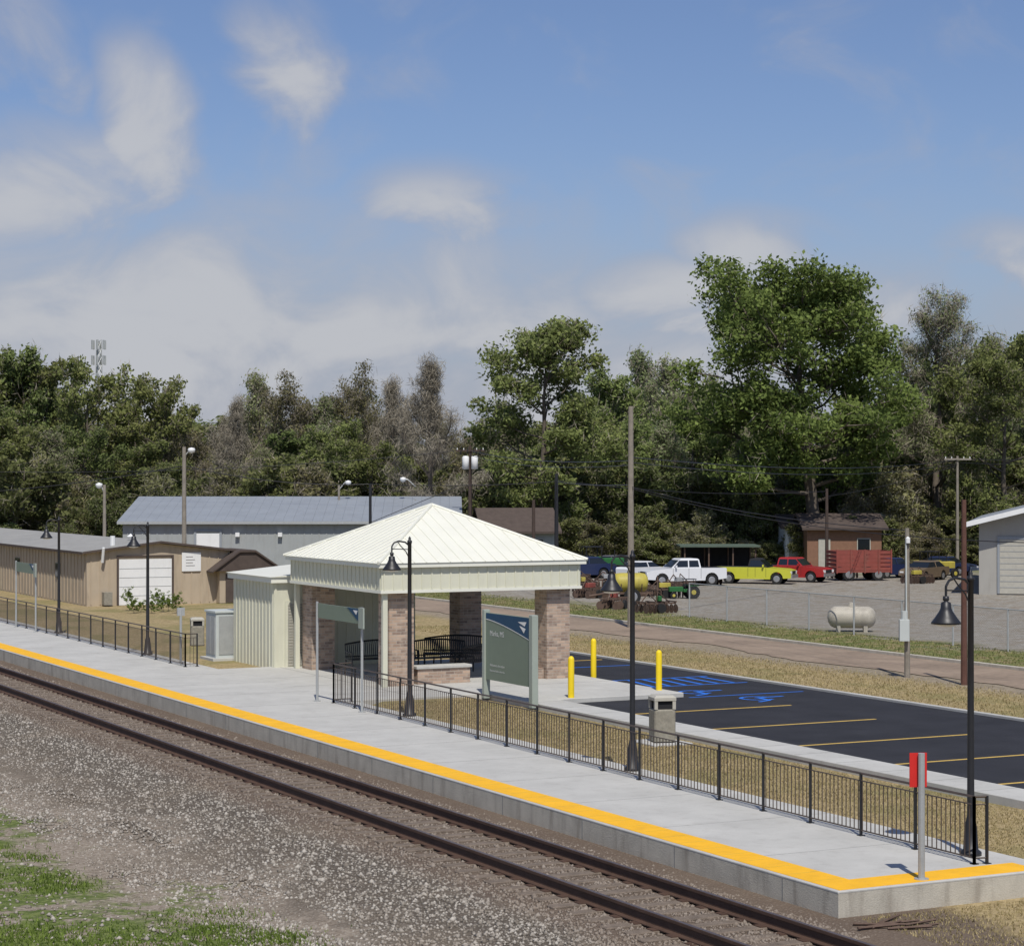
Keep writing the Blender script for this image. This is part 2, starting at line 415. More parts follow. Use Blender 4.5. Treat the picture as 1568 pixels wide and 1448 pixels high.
def line(mb,x0,y0,x1,y1,w,z):
    d=Vector((x1-x0,y1-y0)); d.normalize(); n=Vector((-d.y,d.x))*w/2
    mb.add([(x0+n.x,y0+n.y,z),(x1+n.x,y1+n.y,z),(x1-n.x,y1-n.y,z),(x0-n.x,y0-n.y,z)],[(0,1,2,3)])
zb=-.1205
for yy in (53.2,55.4,59.8): line(l,31.15,yy,34.9,yy,.11,zb)
for i in range(7): line(l,31.2+i*.55,53.3,31.6+i*.5,55.3,.13,zb+.0005)
def isa(cx,cy):
    pts=[(cx+.45*math.cos(a),cy+.45*math.sin(a)) for a in [math.radians(20+i*24) for i in range(13)]]
    for a,b_ in zip(pts[:-1],pts[1:]): line(l,a[0],a[1],b_[0],b_[1],.11,zb)
    line(l,cx,cy+.1,cx+.95,cy+.15,.14,zb+.001); line(l,cx+.1,cy+.1,cx,cy-.6,.14,zb+.0015); line(l,cx,cy-.6,cx-.5,cy-.85,.12,zb+.002)
isa(32.0,51.4); isa(32.6,49.2)
line(l,31.05,50.2,34.8,50.2,.1,zb)
kb=pk.part('kerb',M_conc); kb.cbox(35.3,35.45,-5,66.2,-.3,-.06,.01); kb.cbox(31.003,35.297,66,66.15,-.3,-.03,.01)
pk.done()
rd=Asset('street')
b=rd.part('roadway',M_road)
vs=[];fs=[];rr_=random.Random(3); yy=-100; i=0; off_=0
while yy<260:
    off_=off_*.7+rr_.uniform(-.28,.28); vs+= [(41.1+off_+.3*math.sin(yy*.21),yy,-.15),(44.8,yy,-.15)]
    if i: fs.append((2*i-2,2*i-1,2*i+1,2*i))
    i+=1; yy+=.8
b.add(vs,fs)
b=rd.part('kerb',M_conc2); b.cbox(44.8,44.98,-100,260,-.3,-.05,.01)
rd.done()
# ---------------------------------------------------------------- railings
def railing(pts,H=1.02):
    a=Asset('platform_railing'); b=a.part('rails_and_pickets',M_bronze); pm_=a.part('posts',M_blk)
    for (x0,y0),(x1,y1) in zip(pts[:-1],pts[1:]):
        L=math.hypot(x1-x0,y1-y0); ux,uy=(x1-x0)/L,(y1-y0)/L
        n=max(1,round(L/1.5))
        for i in range(n+1):
            px,py=x0+ux*L*i/n,y0+uy*L*i/n
            pm_.box(px-.019,px+.019,py-.019,py+.019,0,H+.01); pm_.box(px-.05,px+.05,py-.05,py+.05,.0,.012)
        for z,r in ((H,.02),(H-.12,.011),(.09,.013)):
            b.cyl((x0,y0,z),(x1,y1,z),r,r,6)
        k=int(L/.115)
        for i in range(1,k):
            px,py=x0+ux*i*.115,y0+uy*i*.115
            b.box(px-.0065,px+.0065,py-.0065,py+.0065,.09,H-.12)
    a.done()
railing([(21.32,25.9),(21.12,25.95),(21.42,52.2),(21.95,52.25)])
railing([(21.8,64.3),(21.42,64.3),(21.35,118)])
# ---------------------------------------------------------------- lamps
def lamp(x,y):
    a=Asset('street_lamp',(x,y,0)); P=a.part('post',M_blk,True); A=a.part('arm',M_blk); Hd=a.part('bell_shade',M_blk,True); G=a.part('glass_lens',M_white,True)
    P.lathe([(.001,.0),(.17,.0),(.17,.05),(.12,.09),(.10,.42),(.085,.5),(.065,.58),(.058,.62),(.052,2.4),(.047,4.25),(.06,4.26),(.06,4.31),(.03,4.34),(.035,4.38),(.001,4.43)],(0,0,0),14)
    pts=[(0,0,4.18),(-.12,0,4.28),(-.3,0,4.31),(-.42,0,4.27),(-.48,0,4.18),(-.48,0,4.02)]
    A.tube(pts,.02)
    A.tube([(0,0,3.85),(-.1,0,4.05),(-.25,0,4.2),(-.33,0,4.3)],.012,6)
    A.tube([(0,0,4.1),(-.46,0,4.12)],.012,6)
    Hd.lathe([(.001,0),(.045,0),(.05,-.06),(.03,-.08),(.075,-.10),(.085,-.19),(.11,-.24),(.17,-.33),(.225,-.40),(.23,-.43),(.205,-.42),(.001,-.36)],(-.48,0,4.03),20)
    G.lathe([(.19,-.418),(.14,-.46),(.001,-.48)],(-.48,0,4.03),16)
    a.done()
for q in ((21.58,26.6),(21.8,37.4),(21.92,48.5),(21.78,69.3),(21.85,80.6),(21.85,91.6)): lamp(*q)
# ---------------------------------------------------------------- shelter
X0,X1,Y0,Y1=24.15,30.5,55.35,62.35
ZF0,ZF1,ZP=2.66,3.45,5.06
s=Asset('station_shelter')
st=s.part('stone_columns',M_stone)
for cx_ in (24.88,29.9):
    for cy_ in (55.98,61.85): st.box(cx_-.38,cx_+.38,cy_-.38,cy_+.38,-.02,ZF0+.05)
st.box(25.45,27.1,55.75,56.15,-.02,.44); st.box(28.6,29.5,55.75,56.15,-.02,.30)
cp=s.part('wall_caps',M_conc); cp.cbox(25.40,27.15,55.70,56.2,.442,.52,.015)
fa=s.part('fascia',M_cream)
w=.05
fa.box(X0,X1,Y0,Y0+w,ZF0,ZF1); fa.box(X0,X1,Y1-w,Y1,ZF0,ZF1); fa.box(X0,X0+w,Y0+w,Y1-w,ZF0,ZF1); fa.box(X1-w,X1,Y0+w,Y1-w,ZF0,ZF1)
fr=s.part('fascia_ribs',M_cream)
n=int((X1-X0)/.3)
for i in range(n+1):
    x=X0+.08+i*(X1-X0-.16)/n
    fr.box(x-.02,x+.02,Y0-.022,Y0-.001,ZF0+.06,ZF1-.1); fr.box(x-.02,x+.02,Y1+.001,Y1+.022,ZF0+.06,ZF1-.1)
n=int((Y1-Y0)/.3)
for i in range(n+1):
    y=Y0+.08+i*(Y1-Y0-.16)/n
    fr.box(X0-.022,X0-.001,y-.02,y+.02,ZF0+.06,ZF1-.1); fr.box(X1+.001,X1+.022,y-.02,y+.02,ZF0+.06,ZF1-.1)
gt=s.part('gutter',M_creamroof)
o=.13
gt.box(X0-o,X1+o,Y0-o,Y0-.024,ZF1-.1,ZF1+.02); gt.box(X0-o,X1+o,Y1+.024,Y1+o,ZF1-.1,ZF1+.02); gt.box(X0-o,X0-.024,Y0-.023,Y1+.023,ZF1-.1,ZF1+.02); gt.box(X1+.024,X1+o,Y0-.023,Y1+.023,ZF1-.1,ZF1+.02)
tr=s.part('bottom_trim',M_creamroof)
tr.box(X0-.03,X1+.03,Y0-.03,Y0-.002,ZF0-.03,ZF0+.055); tr.box(X0-.03,X0-.002,Y0,Y1,ZF0-.03,ZF0+.055)
so=s.part('soffit',M_cream); so.box(X0+.06,X1-.06,Y0+.06,Y1-.06,ZF0+.06,ZF0+.1)
rf=s.part('roof_panels',M_creamroof)
o=.16; e=[(X0-o,Y0-o),(X1+o,Y0-o),(X1+o,Y1+o),(X0-o,Y1+o)]; cxm,cym=(X0+X1)/2,(Y0+Y1)/2; zr=ZF1+.025
rf.add([(a,b_,zr) for a,b_ in e]+[(cxm,cym,ZP)],[(0,1,4),(1,2,4),(2,3,4),(3,0,4),(3,2,1,0)])
rb=s.part('roof_seams',M_creamroof)
def seams(pa,pb):
    pa=Vector((*pa,zr)); pb=Vector((*pb,zr)); ap=Vector((cxm,cym,ZP)); L=(pb-pa).length; u=(pb-pa)/L; mid=(pa+pb)/2; up=(ap-mid)
    n=int(L/.36)
    for i in range(1,n):
        q=pa+u*(L*i/n); f=1-abs((q-mid).length)/(L/2)
        rb.cyl(q+Vector((0,0,.01)),q+up*f+Vector((0,0,.01)),.016,.016,4)
for i in range(4): seams(e[i],e[(i+1)%4])
hp=s.part('hip_caps',M_creamroof)
for a,b_ in e: hp.cyl((a,b_,zr+.01),(cxm,cym,ZP+.01),.05,.05,6)
ds=s.part('downspouts',M_cream)
ds.box(24.24,24.38,55.44,55.56,0,ZF0); ds.box(24.24,24.38,62.15,62.27,0,ZF0)
s.done()
def bench(x,y,rot):
    a=Asset('park_bench',(x,y,0),rot); b=a.part('seat',M_blk); k=a.part('backrest',M_blk); g=a.part('legs',M_blk)
    for i in range(6): b.box(-1.1,1.1,-.24+i*.085,-.18+i*.085,.44,.465)
    n=34
    for i in range(n):
        xx=-1.07+i*2.14/(n-1); h=.88+.10*math.cos((xx/1.1)*math.pi/2)
        k.cyl((xx,.27,.47),(xx,.36,h),.016,.016,5)
        if i<n-1:
            x2=-1.07+(i+1)*2.14/(n-1); h2=.88+.10*math.cos((x2/1.1)*math.pi/2); k.cyl((xx,.36,h),(x2,.36,h2),.028,.028,5)
    k.cyl((-1.1,.28,.52),(1.1,.28,.52),.02,.02,5)
    for xx in (-1.08,0,1.08):
        g.tube([(xx,-.22,0),(xx,-.22,.45),(xx,.27,.45),(xx,.33,0)],.022,6)
        g.tube([(xx,-.22,.45),(xx,-.2,.66),(xx,.3,.68)],.02,6)
    a.done()
bench(27.6,59.0,0.0); bench(28.6,57.4,math.radians(180)); bench(26.0,59.5,math.radians(0)); bench(28.9,60.2,-.4)
# utility building
u=Asset('utility_building',(0,-.45,0))
wl=u.part('walls',M_cream); wl.box(23.8,28.6,63.3,67.0,-.2,2.62)
rb=u.part('wall_ribs',M_cream)
y=63.4
while y<66.95: rb.box(23.775,23.799,y-.03,y+.03,-.1,2.6); y+=.3
x=23.85
while x<28.5:
    if not(24.05<x<25.4): rb.box(x-.03,x+.03,63.275,63.299,-.1,2.6)
    x+=.3
rf=u.part('roof',M_creamroof); rf.box(23.65,28.75,63.15,67.15,2.62,2.80); rf.add([(23.6,63.1,2.802),(28.8,63.1,2.802),(28.8,67.2,2.802),(23.6,67.2,2.802),(26.2,63.1,3.05),(26.2,67.2,3.05)],[(0,1,4),(1,2,5,4),(2,3,5),(3,0,4,5),(3,2,1,0)])
dr=u.part('louvre_door',M_cream); dr.box(24.15,25.3,63.25,63.29,-.1,2.05)
lv=u.part('louvres',M_trashlid)
for i in range(22): lv.box(24.24,25.2,63.225,63.249,.05+i*.088,.11+i*.088)
u.done()
c=Asset('electrical_cabinet',(23.72,67.25,-.07))
b=c.part('body',M_box); b.cbox(-.45,.45,-.5,.5,.08,1.55,.02); b=c.part('lid',M_box); b.cbox(-.49,.49,-.54,.54,1.55,1.62,.01)
b=c.part('plinth',M_conc); b.box(-.6,.6,-.65,.65,-.1,.08); b=c.part('door_frame',M_galv); b.box(-.47,-.452,-.42,-.02,.2,1.45); b.box(-.47,-.452,.02,.42,.2,1.45); b.box(-.35,.35,-.52,-.502,.2,1.45)
c.done()
def trash(x,y,z,sc=1):
    a=Asset('trash_can',(x,y,z),-.25); b=a.part('body',M_trash); w=.245*sc
    b.cbox(-w,w,-w,w,.03,.74*sc,.03)
    f=a.part('base',M_blk); f.box(-w*.9,w*.9,-w*.9,w*.9,0,.03)
    l=a.part('hood',M_trashlid)
    for sx in(-1,1):
        for sy in(-1,1): l.box(min(sx*w*.7,sx*w),max(sx*w*.7,sx*w),min(sy*w*.7,sy*w),max(sy*w*.7,sy*w),.742*sc,.93*sc)
    l.loft([[(-w*1.03,-w*1.03),(w*1.03,-w*1.03),(w*1.03,w*1.03),(-w*1.03,w*1.03)]]*2+[[(-w*.8,-w*.8),(w*.8,-w*.8),(w*.8,w*.8),(-w*.8,w*.8)]],[.932*sc,1.0*sc,1.05*sc])
    o=a.part('opening',M_dark); o.box(-w*.8,w*.8,-w*.8,w*.8,.741*sc,.931*sc)
    a.done()
trash(24.9,41.4,-.03,1.0)
b=Asset('trash_can_pad'); q=b.part('slab',M_conc); q.cbox(24.4,25.4,40.9,42.0,-.2,-.03,.01); b.done()
x,y=gp(302,985); trash(x,y,-.07,.95)
def bollard(x,y):
    a=Asset('bollard',(x,y,0)); b=a.part('pipe',M_bollard,True); b.lathe([(.085,-.1),(.085,1.02),(.07,1.07),(.04,1.10),(.001,1.11)],(0,0,0),14); a.done()
for q in ((27.6,50.6),(31.25,55.9),(30.75,51.3),(26.9,67.5),(30.9,60.8)): bollard(*q)
x,y=gp(527,995); bollard(x,y)
# ---------------------------------------------------------------- station sign
from math import sin,cos
sg=Asset('station_sign',(.47,0,0))
b=sg.part('panel',M_sage); b.box(25.46,25.54,49.75,52.35,.42,2.22)
b=sg.part('posts',M_sagepost); b.cbox(25.41,25.59,49.55,49.745,-.1,2.3,.01); b.cbox(25.41,25.59,52.355,52.5,-.1,2.3,.01)
b=sg.part('header_band',M_navy)
poly=[(49.76,2.21),(52.34,2.21),(52.34,2.06)]
for i in range(11):
    tt=i/10; poly.append((52.34-2.58*tt,2.06-.42*tt**1.4))
b.extr(poly,'x',25.452,25.459)
b=sg.part('logo',M_white); b.extr([(50.45,2.08),(49.95,2.10),(50.05,1.98)],'x',25.446,25.451); b.extr([(50.35,1.98),(50.0,1.92),(50.1,1.8)],'x',25.446,25.451)
b=sg.part('swoosh_line',M_white)
for i in range(10):
    t0,t1=i/10,(i+1)/10
    ya,yb=52.34-2.58*t0,52.34-2.58*t1; za,zb_=2.04-.42*t0**1.4,2.04-.42*t1**1.4
    b.add([(25.45,ya,za),(25.45,yb,zb_),(25.45,yb,zb_+.02),(25.45,ya,za+.02)],[(0,1,2,3)])
e=sg.done()
def text(body,size,x,y,z,parent,mat):
    cu=bpy.data.curves.new('lettering','FONT'); cu.body=body; cu.size=size; cu.materials.append(mat)
    o=bpy.data.objects.new('lettering',cu); COL.objects.link(o); o.parent=parent
    o.matrix_local=Matrix(((0,0,-1,x),(-1,0,0,y),(0,1,0,z),(0,0,0,1)))
text('Marks, MS',.2,25.452,52.1,1.62,e,M_white)
text('Welcome to the station',.09,25.452,52.1,.80,e,M_white)
text('Please stand behind yellow line',.07,25.452,52.1,.66,e,M_white)
def psign(ya,yb):
    a=Asset('platform_sign'); b=a.part('posts',M_galv,False)
    for y in (ya,yb): b.cyl((21.2,y,0),(21.2,y,2.62),.035,.035,10); b.cyl((21.2,y,0),(21.2,y,.02),.09,.09,10)
    b=a.part('panel',M_sage); b.box(21.18,21.22,ya+.1,yb-.1,2.2,2.58)
    b=a.part('blue_end',M_navy); b.extr([(ya+.1,2.578),(ya+.9,2.578),(ya+.1,2.24)],'x',21.17,21.179)
    b=a.part('logo',M_white); b.extr([(ya+.2,2.53),(ya+.5,2.53),(ya+.3,2.42)],'x',21.164,21.169)
    b=a.part('side_plate',M_sagepost); b.box(21.12,21.16,ya-.25,ya+.05,2.1,2.62)
    a.done()
psign(49.8,52.8); psign(81.5,84.5)
a=Asset('signal_post'); b=a.part('post',M_galv); x,y=gp(277,1018); b.cyl((x,y,0),(x,y,1.75),.04,.04,10); b.box(x-.12,x+.12,y-.03,y+.03,1.55,1.8); a.done()
a=Asset('platform_end_sign',(19.62,25.3,0),math.radians(-20)); b=a.part('post',M_galv); b.cyl((0,0,0),(0,0,1.84),.05,.05,12); b.cyl((0,0,0),(0,0,.02),.11,.11,12)
b=a.part('red_panel',M_red); b.box(-.16,.10,.055,.07,1.34,1.84); a.done()
# ---------------------------------------------------------------- utility poles & wires
def pole(px,d,ztop,r,mat,name='utility_pole',arms=None,extra=None):
    x,y=at(px,d); a=Asset(name,(x,y,0),-CA); b=a.part('pole',mat); b.cyl((0,0,-.3),(0,0,ztop),r*1.15,r*.8,10)
    if arms:
        c=a.part('crossarm',mat)
        for (z,w) in arms: c.box(-w,w,-.16,-.06,z-.06,z+.06)
        k=a.part('insulators',M_white)
        for (z,w) in arms:
            for q in (-.9,-.45,.45,.9): k.cyl((w*q,-.11,z+.06),(w*q,-.11,z+.18),.035,.02,6)
    if extra: extra(a)
    a.done(); return Vector((x,y,ztop))
def xlight(a):
    b=a.part('lamp_arm',M_galv); b.tube([(0,0,7.0),(.3,0,7.35),(.35,0,7.4)],.03,6); l=a.part('lamp_head',M_white,True); l.lathe([(.001,.12),(.16,.08),(.2,0),(.17,-.12),(.001,-.2)],(.38,0,7.35),12)
pole(282,112,7.5,.12,M_wood,extra=xlight)
pole(966,87,zat(622,87),.125,M_wood)
def meter(a):
    b=a.part('meter_box',M_box); b.cbox(-.28,.02,-.3,-.12,.95,1.6,.01); b.cyl((-.12,-.2,1.6),(-.12,-.2,1.85),.1,.1,10); b.tube([(-.05,-.14,1.6),(-.05,-.1,3.9)],.025,6)
    c=a.part('weatherhead',M_white); c.lathe([(.001,.1),(.07,.05),(.07,-.1)],(0,-.12,4.0),8)
pole(1389,65.3,4.35,.08,M_wood,extra=meter)
pole(1476,62.9,zat(765,62.9),.085,M_woodR)
pole(852,120,zat(725,120),.12,M_blk)
pole(567,115,zat(740,115),.09,M_blk)
pole(1266,135,zat(748,135),.11,M_woodD)
def side_light(z,dx):
    def f(a):
        b=a.part('lamp_arm',M_galv); b.tube([(0,0,z-.5),(dx*.6,0,z-.05),(dx,0,z)],.035,6); l=a.part('lamp_head',M_white,True); l.lathe([(.001,.12),(.18,.06),(.2,-.04),(.14,-.16),(.001,-.22)],(dx,0,z),12)
    return f
pole(160,120,zat(742,120),.10,M_wood,extra=side_light(zat(742,120),-.3))
pole(519,140,zat(742,140),.09,M_wood,extra=side_light(zat(738,140),.6))
pole(636,140,zat(765,140),.07,M_wood,extra=side_light(zat(733,140),-.8))
def xf(a):
    z=zat(708,135); b=a.part('transformers',M_white,True)
    for q in (-.28,.28): b.lathe([(.001,.42),(.15,.4),(.21,.34),(.21,-.4),(.001,-.44)],(q,-.25,z),14)
    c=a.part('fuses',M_blk)
    for q in (-.6,-.2,.2,.6): c.cyl((q,-.2,z+.55),(q+.06,-.2,z+.95),.03,.03,6)
pole(720,135,zat(683,135),.13,M_woodD,arms=[(zat(690,135),.9)],extra=xf)
pole(1466,144,zat(698,144),.10,M_wood,arms=[(zat(703,144),.9)])
pole(817,130,zat(765,130),.12,M_woodD)
wr=Asset('overhead_wires'); wb=wr.part('cables',M_blk)
def wire(a,b_,sag,r=.022):
    a=Vector(a);b_=Vector(b_); pts=[]
    for i in range(17):
        t_=i/16; q=a.lerp(b_,t_); q.z-=sag*4*t_*(1-t_); pts.append(q)
    wb.tube(pts,r,5)
def W(px,d,py): x,y=at(px,d); return (x,y,zat(py,d))
wire(W(-150,115,760),W(282,112,713),.3); wire(W(282,112,713),W(567,115,741),.35); wire(W(567,115,741),W(852,120,737),.15); wire(W(852,120,737),W(967,87,742),.1,.02)
wire(W(967,87,745),W(1389,65.3,812),.25,.014); wire(W(967,87,748),W(1640,60,832),.5,.014)
wire(W(967,87,700),W(1466,144,704),.5); wire(W(720,135,690),W(967,87,705),.3,.02); wire(W(1466,144,702),W(1700,150,690),.3); wire(W(-100,140,720),W(720,135,688),.6,.018)
wire(W(967,87,708),W(1466,144,710),.6,.018); wire(W(720,135,697),W(967,87,712),.35,.018); wire(W(1466,144,708),W(1700,150,697),.3,.018); wire(W(1266,135,760),W(1466,144,712),.2,.018); wire(W(852,120,735),W(1266,135,752),.4,.02)
wire(W(567,115,800),W(700,120,745),.0,.018)
wr.done()
x,y=at(151,420); ct=Asset('cell_tower',(x,y,0)); b=ct.part('lattice',M_galv)
zt=zat(520,420)
for i in range(3):
    a_=i*2.094; b.cyl((1.4*cos(a_),1.4*sin(a_),0),(.5*cos(a_),.5*sin(a_),zt),.13,.1,5)
z=4
while z<zt-1:
    f0=1.4-.9*z/zt; z2=z+1.6; f1=1.4-.9*z2/zt
    for i in range(3):
        a0=i*2.094; a1=(i+1)*2.094
        b.cyl((f0*cos(a0),f0*sin(a0),z),(f1*cos(a1),f1*sin(a1),z2),.07,.07,4); b.cyl((f0*cos(a1),f0*sin(a1),z),(f1*cos(a0),f1*sin(a0),z2),.07,.07,4)
    z=z2
b=ct.part('antennas',M_galv)
for zz in (zt-1,zt-4):
    for i in range(6):
        a_=i*1.047; b.box(1.3*cos(a_)-.15,1.3*cos(a_)+.15,1.3*sin(a_)-.15,1.3*sin(a_)+.15,zz-.9,zz+.9)
ct.done()
# ---------------------------------------------------------------- buildings
t=Asset('tan_metal_workshop')
X0,X1,Y0,Y1=28.3,35.4,99.5,150
w_=t.part('walls',M_tan); xm=(X0+X1)/2
w_.extr([(X0,-.3),(X1,-.3),(X1,2.35),(xm,2.75),(X0,2.35)],'y',Y0,Y1)
rb=t.part('wall_ribs',M_tan)
y=Y0+.3
while y<Y1: rb.box(X0-.03,X0-.001,y-.03,y+.03,-.1,2.33); y+=.6
x=X0+.2
while x<X1:
    if not (29.75<x<32.75): rb.box(x-.025,x+.025,Y0-.03,Y0-.001,-.1,2.33+.38*(1-abs(x-xm)/(X1-xm)))
    x+=.45
rf=t.part('roof',M_roofT); rf.extr([(X0-.25,2.33),(xm,2.79),(X1+.25,2.33),(X1+.25,2.41),(xm,2.87),(X0-.25,2.41)],'y',Y0-.25,Y1+.2)
tm=t.part('trim',M_shing); tm.extr([(X0-.25,2.32),(xm,2.78),(X1+.25,2.32),(X1+.25,2.42),(xm,2.88),(X0-.25,2.42)],'y',Y0-.29,Y0-.252)
tm.box(X0-.29,X0-.252,Y0-.2,Y1,2.29,2.4)
D0=29.85; D1=32.45
d_=t.part('garage_door',M_white); d_.box(D0,D1,Y0-.04,Y0-.002,-.15,2.02)
g=t.part('door_panel_joints',M_galv)
for i in range(1,5): g.box(D0+.02,D1-.02,Y0-.05,Y0-.041,-.15+i*.43,-.13+i*.43)
f=t.part('door_frame',M_shing); f.box(D0-.1,D0-.003,Y0-.06,Y0-.002,-.15,2.12); f.box(D1+.003,D1+.1,Y0-.06,Y0-.002,-.15,2.12); f.box(D0-.1,D1+.1,Y0-.06,Y0-.002,2.125,2.2)
n_=t.part('wall_notice',M_white); n_.box(32.95,33.9,Y0-.07,Y0-.033,1.4,2.3)
n_=t.part('notice_text',M_shing)
for i in range(4): n_.box(33.15,33.6-.1*(i%2),Y0-.078,Y0-.071,1.66+i*.14,1.68+i*.14)
wdw=t.part('side_windows',M_glass)
for yy in (104,112,120): wdw.box(X0-.05,X0-.031,yy,yy+.9,1.0,1.7)
vn=t.part('vents',M_white); vn.cyl((30,101,2.5),(30,101,3.1),.12,.12,8); vn.tube([(29.0,99.3,1.9),(29.0,99.1,2.6)],.07,8); vn.lathe([(.12,.0),(.2,.1),(.001,.25)],(31.5,103,2.9),10)
ac=t.part('gas_meter',M_trash); ac.box(29.0,29.4,Y0-.5,Y0-.1,-.1,.5)
t.done()
sd=Asset('garden_shed',(34.7,99.0,-.15)); b=sd.part('walls',M_tan); b.box(0,2.6,.0,2.5,0,1.75)
b=sd.part('roof',M_shing); b.extr([(-.5,1.55),(.9,2.55),(1.7,2.55),(3.2,1.55),(3.2,1.47),(1.7,2.45),(.9,2.45),(-.5,1.47)],'y',-.4,2.9); b.extr([(-.4,1.55),(.9,2.45),(1.7,2.45),(3.1,1.55)],'y',-.30,-.22)
b=sd.part('doors',M_shing); b.box(.3,1.2,-.04,-.002,.05,1.4); b.box(1.7,2.2,-.04,-.002,.7,1.3); sd.done()
x,y=at(188,132); wh=Asset('gray_warehouse',(x,y,-.2),-CA+.03)
L=20.5; D=18; he=3.35; hr=4.75
w_=wh.part('walls',M_grayS); w_.extr([(0,0),(D,0),(D,he),(D/2,hr),(0,he)],'x',0,L)
rb=wh.part('wall_ribs',M_grayS)
q=.3
while q<L: rb.box(q-.03,q+.03,-.03,-.001,.1,he-.08); q+=.45
rf=wh.part('roof',M_grayR); rf.extr([(-.3,he-.02),(D/2,hr+.02),(D+.3,he-.02),(D+.3,he+.1),(D/2,hr+.14),(-.3,he+.1)],'x',-.3,L+.3)
rs=wh.part('roof_ribs',M_grayR)
q=.2
while q<L: rs.cyl((q,-.28,he+.10),(q,D/2,hr+.14),.02,.02,4); q+=.6
g=wh.part('eave_gutter',M_galv); g.box(-.3,L+.3,-.42,-.302,he-.08,he+.08)
d_=wh.part('garage_door',M_white); d_.box(4.5,5.9,-.06,-.032,.3,2.7)
f=wh.part('door_frame',M_grayR); f.box(4.35,4.497,-.08,-.032,.1,2.8); f.box(5.903,6.05,-.08,-.032,.1,2.8); f.box(4.35,6.05,-.08,-.032,2.803,2.9)
for q in (6.9,9.5): d_.box(q,q+.25,-.3,-.032,2.5,2.75)
wh.done()
x,y=at(1499,112); rbg=Asset('beige_garage_building',(x,y,-.2),-CA-.25)
L=15;he=3.7;hr=5.6
w_=rbg.part('walls',pm('beige_siding',(.36,.345,.31),.7,.05,1,dirt=.15)); w_.extr([(0,0),(L,0),(L,he),(L/2,hr),(0,he)],'y',0,20)
rf=rbg.part('roof',M_grayR); rf.extr([(-.6,he-.12),(L/2,hr+.05),(L+.6,he-.12),(L+.6,he+.1),(L/2,hr+.28),(-.6,he+.1)],'y',-.9,20.5)
tm=rbg.part('rake_trim',M_white); tm.extr([(-.6,he-.14),(L/2,hr+.03),(L+.6,he-.14),(L+.6,he+.12),(L/2,hr+.30),(-.6,he+.12)],'y',-.96,-.903)
d_=rbg.part('roller_doors',M_trashlid)
for q in (1.05,4.4): d_.box(q,q+2.6,-.05,-.002,.1,2.9)
f=rbg.part('door_frames',M_grayR)
for q in (1.05,4.4): f.box(q-.12,q-.003,-.08,-.002,.1,2.9); f.box(q+2.603,q+2.72,-.08,-.002,.1,2.9); f.box(q-.12,q+2.72,-.08,-.002,2.903,3.05)
j=rbg.part('door_slats',M_grayR)
for q in (1.05,4.4):
    for i in range(1,9): j.box(q+.02,q+2.58,-.06,-.051,.1+i*.31,.125+i*.31)
rbg.done()
def house(name,px,d,w,dep,he,hr,wall,roof,rot=0,win=True):
    x,y=at(px,d); h=Asset(name,(x,y,-.2),-CA+rot)
    a=h.part('walls',wall); a.box(0,w,0,dep,0,he)
    r_=h.part('roof',roof); r_.extr([(-.5,he),(dep/2,hr),(dep+.5,he),(dep+.5,he+.15),(dep/2,hr+.18),(-.5,he+.15)],'x',-.4,w+.4)
    gb=h.part('gables',wall); gb.extr([(0,he),(dep,he),(dep/2,hr)],'x',0.0,.1); gb.extr([(0,he),(dep,he),(dep/2,hr)],'x',w-.1,w)
    if win:
        wd=h.part('windows',M_glass); fr=h.part('window_frames',M_trashlid)
        q=w-1.6
        fr.box(q-.06,q+.86,-.05,-.002,1.1,2.05); wd.box(q,q+.8,-.07,-.051,1.16,1.99)
    dr=h.part('door',M_trashlid); dr.box(w*.15,w*.15+.8,-.06,-.003,.1,2.0)
    h.done()
house('brick_house',1236,145,5.0,6,2.6,3.5,M_brickH,M_shing)
house('white_house',1203,148,1.4,6,2.6,3.4,M_white,M_shing,win=False)
house('gray_house',745,143,4.6,6,2.4,3.9,M_grayS,M_shing,.15)
x,y=at(1046,134); cpt=Asset('carport',(x,y,-.15),-CA)
b=cpt.part('posts',M_rustEq)
for q in (0.1,1.6,3.1,4.5):
    for v in (0,3): b.cyl((q,v,0),(q,v,1.75),.05,.05,6)
b=cpt.part('roof',M_cpt); b.box(-.2,4.8,-.3,3.3,1.75,1.85); b=cpt.part('shade_panel',M_dark); b.box(.1,4.5,3.05,3.1,0,1.75); cpt.done()  # near-black rear panel paints in the shade under the carport roof
cf=Asset('chain_link_fence'); P_=cf.part('posts',M_galv); C_=cf.part('mesh',M_chain)
y=20
while y<82: P_.cyl((49.5,y,-.2),(49.5,y,1.32),.035,.035,6); y+=3.0
P_.cyl((49.5,20,1.3),(49.5,80,1.3),.022,.022,6)
C_.quad((49.52,20,-.15),(49.52,80,-.15),(49.52,80,1.28),(49.52,20,1.28)); cf.done()
x,y=gp(1304,968,-.2); pt=Asset('propane_tank',(x,y,-.2),-CA-.1); b=pt.part('vessel',M_tank,True)
prof=[(.001,-.95),(.2,-.92),(.34,-.83),(.42,-.68),(.43,-.6),(.43,.6),(.42,.68),(.34,.83),(.2,.92),(.001,.95)]
n=20;vs=[];fs=[]
for r_,q in prof:
    for i in range(n): vs.append((q,r_*cos(6.2832*i/n),.60+r_*sin(6.2832*i/n)))
for a_ in range(len(prof)-1):
    for i in range(n): fs.append((a_*n+i,a_*n+(i+1)%n,(a_+1)*n+(i+1)%n,(a_+1)*n+i))
b.add(vs,fs); c=pt.part('dome',M_tank); c.cyl((0,0,1.0),(0,0,1.18),.16,.13,12); c=pt.part('feet',M_conc2); c.box(-.6,-.45,-.3,.3,-.05,.3); c.box(.45,.6,-.3,.3,-.05,.3); pt.done()
